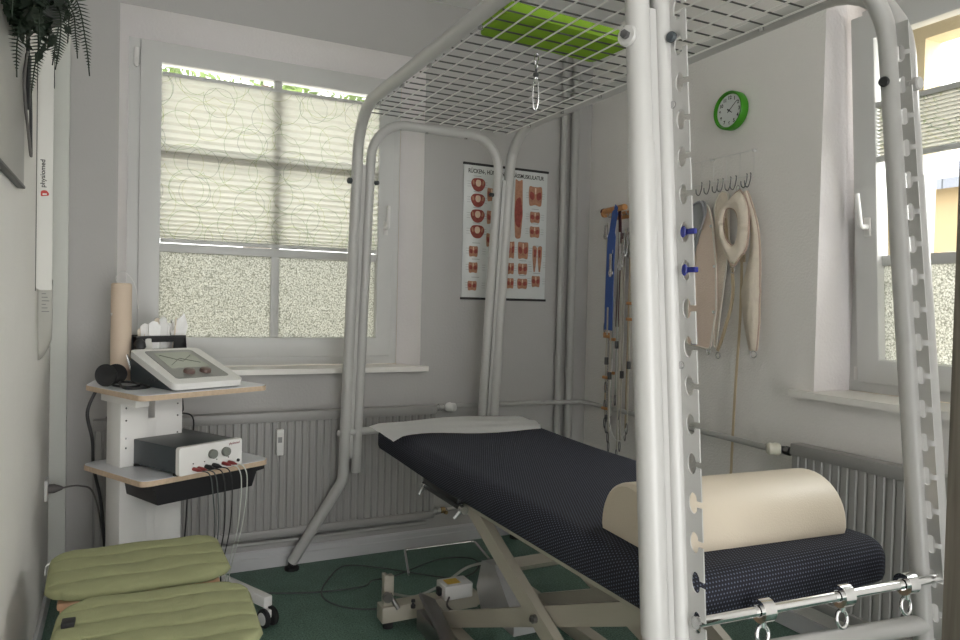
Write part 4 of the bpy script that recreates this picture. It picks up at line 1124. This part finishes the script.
# hanging fern
pl = thing('hanging_fern', 'dark green trailing fern hanging at the top of the left wall', 'plant', (-.255, 2.06, 1.945))
bm = NB(); lathe(bm, [(0, -.10), (.05, -.10), (.075, .0), (.08, .02), (.07, .02), (.06, -.02), (0, -.02)], (.065, 0, .07), (0, 0, 1), 20)
for k in range(3): a = 2*PI*k/3; tube(bm, [(.065+.07*math.cos(a), .07*math.sin(a), .09), (.065, 0, .40)], .0015, 5)
tube(bm, [(.065, 0, .40), (.065, 0, CEIL-1.93)], .002, 5)
obj('pot', bm, 'terracotta', pl, True)
def frond(bm, pts, n, lw):
    path = smooth_path(pts, 8); tube(bm, path, .0016, 5); fr_ = frames(path)
    N_ = len(path)
    for i in range(2, n):
        t = i/n; k = min(int(t*(N_-1)), N_-2); p = path[k].lerp(path[k+1], t*(N_-1)-k); T, a, b = fr_[k]
        w_ = lw*math.sin(PI*min(1, .25+t*.8))
        s = (T.cross(V((.5, -1, .1)))).normalized()
        for sg in (-1, 1):
            d = (s*sg+T*.35).normalized()*w_; q = T*.0019*(lw/.03)
            vs = [bm.verts.new(x) for x in (p-q, p+d*.5-q*.9, p+d, p+d*.5+q*.9, p+q)]; bm.faces.new(vs)
fro = [([(.08, 0, .05), (.12, .02, .08), (.13, .10, .02), (.125, .16, -.03)], 20, .028),
       ([(.08, 0, .05), (.15, .0, .04), (.175, .02, -.06), (.185, .02, -.15)], 24, .032),
       ([(.06, 0, .05), (.08, -.02, -.05), (.06, .03, -.14), (.05, .05, -.22)], 24, .034),
       ([(.06, 0, .05), (.05, -.10, -.03), (.04, -.14, -.14), (.04, -.14, -.22)], 22, .034),
       ([(.08, 0, .05), (.12, -.05, -.02), (.12, -.05, -.10), (.11, -.03, -.16)], 22, .034),
       ([(.08, 0, .05), (.11, .05, .0), (.10, .10, -.06), (.09, .15, -.10)], 20, .032),
       ([(.08, 0, .05), (.10, -.12, .0), (.09, -.2, -.08), (.09, -.2, -.16)], 22, .034),
       ([(.08, 0, .05), (.14, .02, .02), (.15, .05, -.04), (.155, .05, -.10)], 20, .03),
       ([(.08, 0, .03), (.06, -.2, .02), (.05, -.3, -.06), (.05, -.32, -.14)], 22, .034)]
for p_, n_, lw in fro:
    bm = NB(); frond(bm, [V(q)*.95 for q in p_], int(n_*1.5), lw*.85); obj('frond', bm, 'leaf', pl)
leaf = NB(); rnd = random.Random(5)
for i in range(900):
    p_ = V((rnd.uniform(.006, .125), rnd.gauss(-.05, .08), rnd.uniform(-.07, .10)))
    if p_.x > .09 and p_.z < -.01: continue
    a = V([rnd.gauss(0, 1) for _ in range(3)]).normalized(); b = a.orthogonal().normalized(); s = .022*rnd.uniform(.6, 1.2)
    leaf.faces.new([leaf.verts.new(p_+q) for q in (-a*s, b*s*.5, a*s, -b*s*.5)])
obj('foliage', leaf, 'leaf', pl)

# ------------------------------------------------------------------ anatomy poster on the back wall
po = thing('anatomy_poster', 'laminated muscle chart poster with rows of red anatomical drawings on the back wall', 'poster', (1.84, YB-.004, 1.632))
PW, PH = .508, .70
bm = NB(); box(bm, -PW/2, PW/2, -.003, 0, -PH/2, PH/2); sh_ = obj('sheet', bm, mat('laminated poster paper', (.66, .68, .67), .25, coat=.3), po)
bm = NB(); box(bm, -PW/2-.006, PW/2+.006, -.009, .001, PH/2-.004, PH/2+.008, .002); obj('hanging_rail', bm, 'ink', po, True)
bm = NB(); box(bm, -PW/2-.006, PW/2+.006, -.009, .001, -PH/2-.008, -PH/2+.004, .002); obj('hanging_rail', bm, 'ink', po, True)
RM = Matrix.Rotation(PI/2, 4, 'X')
text_mesh('RÜCKEN-, HÜFT- UND GESÄSSMUSKULATUR', .03, Matrix.Translation((.0, -.0032, PH/2-.035)) @ RM, 'ink', po, 'lettering', .0003, fit=.46, bold=.0006)
lines = NB()
FB = []
def blob(col, pts, z=.0): FB.append((col, roundpoly(pts, .02, 4), z))
def flush():
    bm = NB(); slots = {'muscle': 0, 'muscle2': 1, 'bone': 2}
    for col, pts, z in FB:
        t = NB(); prism(t, pts, lambda a, b, t_: V((a, -t_, b)), .003, .0040+z)
        for f_ in t.faces: f_.material_index = slots[col]
        join(bm, t)
    FB.clear()
    o = obj('printed_figure', bm, 'muscle', po)
    o.data.materials.append(M['muscle2']); o.data.materials.append(M['bone'])
B1, B2, B3 = 'muscle', 'muscle2', 'bone'
def S(cx, cz, w_, h_, pts): return [(cx+x*w_*1.1, cz+y*h_*1.08) for x, y in pts]
def pelvis(cx, cz, w_, h_):
    blob(B1, S(cx, cz, w_, h_, [(-.5, .2), (-.35, .45), (-.12, .5), (.12, .5), (.35, .45), (.5, .2), (.45, -.1), (.26, -.42), (.0, -.5), (-.26, -.42), (-.45, -.1)]))
    blob(B3, S(cx, cz, w_, h_, [(-.14, .38), (.14, .38), (.2, .1), (.1, -.12), (-.1, -.12), (-.2, .1)]), .0003)
    for s in (-1, 1): blob(B2, S(cx, cz, w_, h_, [(s*.42, .3), (s*.3, .33), (s*.24, .0), (s*.36, -.02)]), .0003)
    flush()
def torso(cx, cz, w_, h_):
    blob(B2, S(cx, cz, w_, h_, [(-.45, .5), (-.15, .45), (.15, .45), (.45, .5), (.5, .1), (.42, -.5), (.05, -.42), (-.05, -.42), (-.42, -.5), (-.5, .1)]))
    for s in (-1, 1): blob(B1, S(cx, cz, w_, h_, [(s*.08, .15), (s*.4, .25), (s*.42, -.1), (s*.2, -.2), (s*.07, -.1)]), .0003)
    blob(B3, S(cx, cz, w_, h_, [(-.05, .4), (.05, .4), (.04, .1), (-.04, .1)]), .0005)
    flush()
def legs(cx, cz, w_, h_):
    for s in (-1, 1):
        blob(B2, S(cx, cz, w_, h_, [(s*.02, .45), (s*.5, .5), (s*.5, .1), (s*.34, -.5), (s*.2, -.5), (s*.06, .0)])); blob(B1, S(cx, cz, w_, h_, [(s*.1, .35), (s*.38, .35), (s*.34, .05), (s*.16, .05)]), .0003)
    flush()
x1c = -.175
for k in range(4): pelvis(x1c+.005, .245-.082*k, .078, .066)
torso(x1c-.015, -.105, .05, .055); torso(x1c-.015, -.19, .05, .055); torso(x1c-.018, -.285, .05, .05)
for k in range(3): torso(-.09, .2-.12*k, .05, .07)
blob(B2, S(.075, .14, .05, .3, [(-.4, .5), (.0, .45), (.4, .5), (.45, .15), (.5, -.1), (.3, -.5), (-.3, -.5), (-.45, -.1)])); blob(B1, S(.075, .12, .05, .16, [(-.3, .4), (.2, .5), (.5, .0), (.2, -.5), (-.3, -.4), (-.45, 0)]), .0003)
flush(); torso(.18, .215, .08, .105); torso(.18, .10, .06, .06); torso(.18, .02, .06, .06)
torso(.035, -.085, .04, .09); torso(.11, -.085, .062, .09); torso(.035, -.185, .04, .06); torso(.11, -.185, .055, .06); torso(.035, -.265, .04, .055); torso(.11, -.265, .06, .055)
legs(.20, -.125, .055, .135); torso(.195, -.25, .05, .06)
for cx, zs in ((x1c, [.245-.082*k for k in range(4)]+[-.105, -.19, -.285]), (.18, [.215, .10, .02]), (.11, [-.085, -.185, -.265]), (.2, [-.1, -.16, -.25])):
    for z in zs:
        for s in (-1, 1):
            for q in range(3): box(lines, cx+s*.048-.01, cx+s*.048+.01, -.0036, -.003, z+.015-.013*q, z+.0165-.013*q)
        box(lines, cx-.022, cx+.022, -.0036, -.003, z+.044, z+.0465)
obj('caption_lines', lines, 'inkgrey', po)

# ------------------------------------------------------------------ clock
ck = thing('wall_clock', 'round green wall clock with a pale face high on the right wall', 'clock', (XR, 2.33, 2.115), -PI/2)
# local: x along -Y?, y towards wall ; build facing -X world == local -y after rotation
bm = NB(); R_ = .083
lathe(bm, [(0, 0), (R_-.012, 0), (R_, .012), (R_, .046), (R_-.003, .050), (R_-.008, .050), (R_-.010, .036), (0, .036)], (0, 0, 0), (0, -1, 0), 40); obj('case', bm, 'clockgreen', ck, True)
bm = NB(); disc(bm, (0, -.036, 0), (0, -1, 0), R_-.0125, .001, 40); obj('dial', bm, 'clockface', ck)
nums = NB()
for h_ in range(12):
    a = PI/2-2*PI*h_/12; rr = R_*.66
    s = text_mesh(str(12 if h_ == 0 else h_), .021, Matrix.Translation((rr*math.cos(a), -.0372, rr*math.sin(a))) @ RM, 'ink', ck, 'numeral', .0003, bold=.0006)
def hand(bm, ang, l, w_, y):
    a = PI/2-ang; d = V((math.cos(a), 0, math.sin(a))); s = V((-d.z, 0, d.x))
    pts = [-d*.012-s*w_, -d*.012+s*w_, d*l+s*w_*.5, d*l-s*w_*.5]
    lo = [bm.verts.new(p+V((0, y, 0))) for p in pts]; hi = [bm.verts.new(p+V((0, y-.001, 0))) for p in pts]
    bm.faces.new(lo); bm.faces.new(hi[::-1])
    for i in range(4): bm.faces.new((lo[i], lo[(i+1) % 4], hi[(i+1) % 4], hi[i]))
bm = NB(); hand(bm, 2*PI*8.5/60, .056, .0018, -.0385); obj('minute_hand', bm, 'ink', ck)
bm = NB(); hand(bm, 2*PI*4.15/12, .022, .0026, -.0400); obj('hour_hand', bm, 'ink', ck)
bm = NB(); disc(bm, (0, -.038, 0), (0, -1, 0), .004, .004, 12); obj('hub', bm, 'ink', ck)

# ------------------------------------------------------------------ wire rack with slings on the right wall
XW = XR
rk = thing('wire_rack', 'white wire hook rack below the clock on the right wall', 'rack', (XW, 2.4, 1.87))
bm = NB()
for z in (.055, -.05): tube(bm, [(-.02, -.20, z), (-.02, .26, z)], .0018, 6)
for i in range(7): y = -.20+.46*i/6; tube(bm, [(-.02, y, .055), (-.02, y, -.05)], .0014, 6)
for y in (-.19, .05): disc(bm, (0, y, .055), (-1, 0, 0), .006, .024, 10)
obj('wire_grid', bm, 'white', rk, True)
def hook(y):
    bm = NB(); tube(bm, smooth_path([(-.024, y, -.040), (-.020, y, -.045), (-.024, y, -.075), (-.036, y, -.10), (-.052, y, -.095), (-.055, y, -.075)], 5), .0022, 7); return obj('hook', bm, 'metal_dark', rk, 'all')
for y in (-.185, -.165, -.105, -.075, -.03, .0, .05, .10): hook(y)
def softpanel(poly, x, th_, n=3, bulge=0):
    bm = NB(); prism(bm, roundpoly(poly, .02, 4), YZ, x-th_/2, x+th_/2); return bm
def closed_tube_flat(bm, pts, r): tube(bm, pts, r, 6, True)
def outline(poly, x, r, bm=None):
    bm = bm or NB(); tube(bm, [V((x, a, b)) for a, b in roundpoly(poly, .02, 4)], r, 6, True); return bm
# sling A : padded ring head halter
slA = thing('neck_sling', 'cream padded ring sling with an oval opening hanging in front on the wire rack', 'sling', (XW-.06, 2.26, 1.6))
so_ = V((XW-.06, 2.26, 1.6))
cx, cz = .0, .0
out = [(-.015, .155), (.055, .10), (.085, .06), (.075, -.045), (.03, -.125), (.0, -.165), (-.045, -.12), (-.075, -.08), (-.078, .065), (-.045, .14)]
inn = [(.045, .085), (.06, .03), (.045, -.04), (.0, -.075), (-.02, -.03), (-.02, .03), (.0, .075)]
def ringpanel(out_, inn_, x0, th_, n=40):
    o_ = smooth_path([V((0, a, b)) for a, b in out_], 6, True); i_ = smooth_path([V((0, a, b)) for a, b in inn_], 6, True)
    def resamp(path, cen, n):
        res = []
        for k in range(n):
            a = 2*PI*k/n; best = min(path, key=lambda p: abs((math.atan2(p.z-cen[1], p.y-cen[0])-a+PI) % (2*PI)-PI)); res.append(best)
        return res
    cen = (.018, .01)
    O, I = resamp(o_, cen, n), resamp(i_, cen, n); bm = NB(); rings = []
    for t, b in ((0, 0), (.15, .8), (.5, 1), (.85, .8), (1, 0)):
        rings.append([bm.verts.new(O[k].lerp(I[k], t)+V((x0-th_*b, 0, 0))) for k in range(n)])
    for t, b in ((.5, .6),):
        rings.append([bm.verts.new(O[k].lerp(I[k], t)+V((x0+th_*b, 0, 0))) for k in range(n)])
    m_ = len(rings)
    for i in range(m_):
        A, B = rings[i], rings[(i+1) % m_]
        for k in range(n): bm.faces.new((A[k], A[(k+1) % n], B[(k+1) % n], B[k]))
    return bm, O, I
bm, O, I = ringpanel(out, inn, 0, .016)
obj('padding', bm, 'cream', slA, 'all')
bm = NB(); tube(bm, O, .004, 6, True); tube(bm, I, .003, 6, True); obj('edge_piping', bm, 'pinkpipe', slA, 'all')
bm = NB(); tube(bm, ringpts((0, 0, -.178), .012, .014, 16, (0, 1, 0)), .002, 6, True); tube(bm, ringpts((0, -.015, .165), .010, .012, 16, (0, 1, 0)), .002, 6, True); obj('metal_ring', bm, 'steel', slA, 'all')
# sling B : long tapered strap on the far right of the rack
slB = thing('long_sling', 'long cream quilted strap sling tapering to a metal ring, rightmost on the wire rack', 'sling', (XW-.045, 2.17, 1.42))
bm = NB()
cpts = [(.045, .33), (-.005, .19), (-.015, .05), (.0, -.09), (-.01, -.22), (-.022, -.335)]
ws = [.015, .03, .05, .095, .075, .03]
path = smooth_path([V((0, a, b)) for a, b in cpts], 6); wsI = []
for i in range(len(ws)-1):
    for k in range(6): wsI.append(ws[i]+(ws[i+1]-ws[i])*k/6)
wsI.append(ws[-1])
ribbon(bm, path, wsI, .016, (0, 1, 0)); bmesh.ops.bevel(bm, geom=[e for e in bm.edges if e.calc_face_angle(0) > 1], offset=.005, segments=2, affect='EDGES')
obj('strap', bm, 'cream', slB, 'all')
for s in (-1, 1):
    bm = NB(); tube(bm, [p+V((-.002, s*w_/2, 0)) for p, w_ in zip(path, wsI)], .004, 6); obj('edge_piping', bm, 'pinkpipe', slB, 'all')
bm = NB(); tube(bm, ringpts((0, -.022, -.350), .016, .014, 16, (0, 1, 0)), .0025, 6, True); obj('metal_ring', bm, 'steel', slB, 'all')
# sling C : flat pinkish panel
slC = thing('flat_sling', 'flat pinkish canvas sling with white edging, nearest the slotted post', 'sling', (XW-.05, 2.43, 1.4))
poly = [(.10, .29), (-.005, .32), (-.035, .24), (-.065, .05), (-.075, -.15), (-.045, -.325), (.10, -.31)]
bm = NB(); prism(bm, roundpoly(poly, .02, 4), YZ, -.004, .004); obj('panel', bm, 'cream2', slC)
obj('edging', outline(poly, -.004, .004), 'piping', slC, 'all')
bm = NB(); box(bm, -.010, -.006, .035, .065, -.31, -.25); o = obj('label_patch', bm, 'dblue', slC)
bm = NB(); tube(bm, ringpts((-.002, -.035, -.335), .010, .014, 14, (0, 1, 0)), .003, 6, True)
obj('metal_ring', bm, 'steel', slC, 'all')
for z, yy in ((.22, -.030), (.04, -.058), (-.16, -.062)):
    bm = NB(); disc(bm, (-.004, yy, z), (-1, 0, 0), .007, .004, 10); obj('press_stud', bm, 'steel', slC, True)
# sling D : behind, with narrow straps
slD = thing('strap_sling', 'pale folded sling with a looped top, between the ring sling and flat canvas sling', 'sling', (XW-.03, 2.34, 1.45))
poly = [(.065, .27), (.03, .325), (-.015, .31), (-.02, .2), (-.03, .08), (.01, -.2), (.03, -.37), (.045, -.36), (.04, -.15), (.06, .1)]
bm = NB(); prism(bm, roundpoly(poly, .015, 3), YZ, -.003, .003); obj('panel', bm, 'cream', slD)
obj('edging', outline(poly, -.003, .0035), 'piping', slD, 'all')
bm = NB(); ribbon(bm, smooth_path([V((-.004, .0, .2)), V((-.004, -.06, -.1)), V((-.003, -.02, -.28)), V((-.003, .02, -.38))], 6), .016, .003, (0, 1, 0)); obj('strap', bm, 'tan', slD)
bm = NB(); tube(bm, ringpts((0, .02, -.40), .012, .014, 16, (0, 1, 0)), .0025, 6, True); obj('metal_ring', bm, 'steel', slD, 'all')
# grey sheet
slE = thing('grey_sheet', 'folded grey sheeting draped over the flat canvas sling', 'cloth', (XW-.062, 2.45, 1.66))
poly = [(.08, .07), (-.015, .08), (-.03, .03), (.005, -.06), (.04, -.15), (.05, -.22), (.08, -.22)]
bm = NB(); prism(bm, roundpoly(poly, .02, 4), YZ, -.003, .003); obj('sheet', bm, 'grey_cloth', slE)
bm = NB(); tube(bm, smooth_path([V((-.006, .06, .06)), V((-.008, .0, .07)), V((-.008, -.02, .0)), V((-.007, .03, -.09))], 6), .006, 6); obj('fold', bm, 'grey_cloth', slE, 'all')
# long hanging tan cord
bm = NB(); ribbon(bm, smooth_path([(XW-.035, 2.235, 1.46), (XW-.03, 2.24, 1.2), (XW-.03, 2.255, .9), (XW-.03, 2.265, .50)], 6), .012, .003, (0, 1, 0)); box(bm, XW-.034, XW-.028, 2.222, 2.246, 1.455, 1.49)
tag(obj('webbing_strap', bm, 'tan'), 'long thin tan webbing strap hanging down from the rack behind the bolster', 'strap')

# ------------------------------------------------------------------ cluster of ropes and pulleys at the corner
XH = XW
hr_ = thing('hook_rail', 'wooden hook rail holding the ropes and pulleys beside the room corner', 'hook rail', (XH, 3.08, 1.74))
bm = NB(); box(bm, -.02, 0, -.14, .10, -.02, .02, .004); obj('rail_board', bm, 'orange', hr_, True)
bm = NB()
for y in (-.12, -.08, -.04, .0, .04, .08): tube(bm, smooth_path([(-.02, y, 0), (-.05, y, -.005), (-.06, y, .012)], 4), .003, 6)
obj('peg', bm, 'steel', hr_, 'all')
sp = thing('spreader_bar', 'orange brown wooden spreader bar lying on the pegs above the blue strap', 'spreader bar', (XH-.06, 3.10, 1.765))
bm = NB(); tube(bm, [(0, .09, .0), (-.03, -.13, -.0)], .016, 12); disc(bm, (0, .07, -.01), (.2, 1, 0), .022, .02, 14); obj('bar', bm, 'orange', sp, True)
bm = NB(); tube(bm, [(-.004, .08, .0), (0, .095, 0)], .017, 12); obj('end_ring', bm, 'maroon', sp, True)
st = thing('blue_strap', 'broad blue strap hanging over the spreader bar by the corner', 'strap', (XH-.08, 3.06, 1.4))
bm = NB(); ribbon(bm, smooth_path([(-.02, -.035, .375), (-.012, -.01, .33), (-.012, .01, .22), (-.012, .018, 0), (-.010, .022, -.27)], 6), [.035]*4+[.07]*8+[.10]*13, .004, (.25, 1, 0)); obj('webbing', bm, 'blue', st)
bm = NB(); ribbon(bm, smooth_path([(.0, -.035, .36), (.0, -.045, .2), (.0, -.04, -.25)], 6), .03, .004, (.2, 1, 0)); obj('rear_layer', bm, 'maroon', st)
lf = [(.070, .06, 'rope', 1.70, 1.11), (.055, .055, 'rope', 1.30, .60), (.01, .06, 'rope', 1.28, .48), (-.02, .075, 'cablegrey', 1.30, .62), (-.055, .05, 'rope', 1.60, .66), (-.085, .06, 'rope', 1.66, .50), (-.115, .05, 'tan', 1.66, .56), (-.14, .06, 'rope', 1.62, .60), (.03, .075, 'tan', 1.30, .70), (-.035, .10, 'rope', 1.55, .54), (-.07, .085, 'cablegrey', 1.64, .74), (-.10, .09, 'rope', 1.6, .46), (-.005, .10, 'rope', 1.25, .80)]
desc = ['pale thin rope at the left of the blue strap', 'pale rope just below the left edge of the blue strap ending in a clip', 'pale rope below the middle of the blue strap reaching lowest', 'grey rope below the right edge of the blue strap', 'pale rope right of the blue strap with a wooden tensioner', 'pale rope further right of the blue strap reaching nearly to the table', 'tan rope second nearest the front post', 'pale rope nearest the front post', 'tan rope below the blue strap with a short run', 'pale rope in front, just right of the blue strap edge', 'grey rope beside the wooden tensioners right of the strap', 'lowest pale rope close to the front post', 'shortest pale rope under the middle of the blue strap']
rnd = random.Random(11)
for i, ((dy, dx, mm, zt, zb), lab) in enumerate(zip(lf, desc)):
    t = thing('pulley_rope', lab, 'rope', (XH-dx, 3.08+dy, zb), 0, 'ropes on the hook rail')
    bm = NB(); h_ = zt-zb
    a = smooth_path([(0, 0, h_), (.003, .004, h_*.6), (-.004, -.004, h_*.3), (0, 0, .06)], 6)
    tube(bm, a, .0032, 6); tube(bm, [p+V((.004, .010, 0)) for p in a], .0028, 6)
    obj('cord', bm, mm, t, 'all')
    bm = NB(); tube(bm, ringpts((0, .004, .03), .009, .028, 18, (.2, 1, 0)), .0026, 6, True); obj('carabiner', bm, 'metal_dark', t, 'all')
    if i in (3, 7, 8, 12):
        for kz in ((.3+.04*i) % .6, .62+.02*(i % 5)):
            bm = NB(); box(bm, -.006, .006, -.022, .03, h_*kz-.008, h_*kz+.008, .004); obj('wooden_tensioner', bm, 'orange', t, True)
    if i in (0, 4, 5, 6, 9, 11):
        bm = NB(); lathe(bm, [(.004, -.006), (.016, -.005), (.012, 0), (.016, .005), (.004, .006)], (-.008, .004, h_*.88), (-1, 0, 0), 18); box(bm, -.014, -.002, -.006, .014, h_*.86, h_*.98, .002); obj('pulley', bm, 'steel', t, True)
    if i in (2, 5, 7, 9, 10, 12):
        bm = NB(); box(bm, -.008, .008, -.008, .010, h_*.33, h_*.33+.04, .003); obj('snap', bm, 'metal_dark', t, True)
# chain
chn = thing('chain', 'thin metal chain with a snap hook, leftmost of the hanging gear by the corner', 'chain', (XH-.065, 3.11, .60))
bm = NB()
for k in range(34): tube(bm, ringpts((0, 0, .09+.0125*k), .004, .008, 10, (1, 0, 0) if k % 2 else (0, 1, 0)), .0012, 5, True)
obj('chain_links', bm, 'metal_dark', chn, 'all')
bm = NB(); lathe(bm, [(.003, 0), (.010, .006), (.010, .025), (.003, .03)], (0, 0, .05), (0, 0, 1), 12); tube(bm, ringpts((0, 0, .015), .010, .035, 18, (0, 1, 0)), .003, 6, True); obj('snap', bm, 'metal_dark', chn, 'all')
# white loop
bm = NB(); tube(bm, smooth_path([(XH-.09, 3.04, .98), (XH-.09, 3.055, .80), (XH-.09, 3.05, .66), (XH-.09, 3.01, .575), (XH-.09, 2.95, .57), (XH-.09, 2.91, .64)], 7), .003, 7)
tag(obj('white_cord', bm, 'white', None, 'all'), 'white cord curving in a loop among the hanging ropes above the table edge', 'cord')

# ------------------------------------------------------------------ light, camera, world
w_ = bpy.data.worlds.new('World'); scene.world = w_; w_.use_nodes = True
nt = w_.node_tree; bg = nt.nodes['Background']
bg.inputs['Color'].default_value = (1.0, .995, .985, 1); bg.inputs['Strength'].default_value = 1.7
def area(name, loc, rot, sx, sy, e, col=(1, 1, 1)):
    l = bpy.data.lights.new(name, 'AREA'); l.shape = 'RECTANGLE'; l.size = sx; l.size_y = sy; l.energy = e; l.color = col
    o = bpy.data.objects.new(name, l); C.objects.link(o); o.location = loc; o.rotation_euler = rot; return o
sl = bpy.data.lights.new('Sun', 'SUN'); sl.energy = 2.2; sl.angle = math.radians(50); sl.color = (1, .985, .96)  # added wide soft lamp imitating directional light from the overcast sky
so2 = bpy.data.objects.new('Sun', sl); C.objects.link(so2)
so2.rotation_euler = V((-.78, .30, -.46)).to_track_quat('-Z', 'Y').to_euler()
cam = bpy.data.cameras.new('Camera'); co = bpy.data.objects.new('Camera', cam); C.objects.link(co)
scene.camera = co
cam.sensor_fit = 'HORIZONTAL'; cam.sensor_width = 36; cam.lens = 718.262*36/960; cam.clip_start = .02
yaw, pit, rol = 4.62972422e-01, -2.18011843e-02, 2.35758991e-02
f = V((math.sin(yaw)*math.cos(pit), math.cos(yaw)*math.cos(pit), math.sin(pit)))
r = V((math.cos(yaw), -math.sin(yaw), 0)); u = r.cross(f)
R2 = r*math.cos(rol)+u*math.sin(rol); U2 = u*math.cos(rol)-r*math.sin(rol)
mw = Matrix((( R2.x, U2.x, -f.x, 0), (R2.y, U2.y, -f.y, 0), (R2.z, U2.z, -f.z, 1.25), (0, 0, 0, 1)))
co.matrix_world = mw
vs = scene.view_settings; vs.view_transform = 'Standard'; vs.look = 'None'; vs.gamma = 1; vs.use_curve_mapping = False
vs.exposure = 1.75
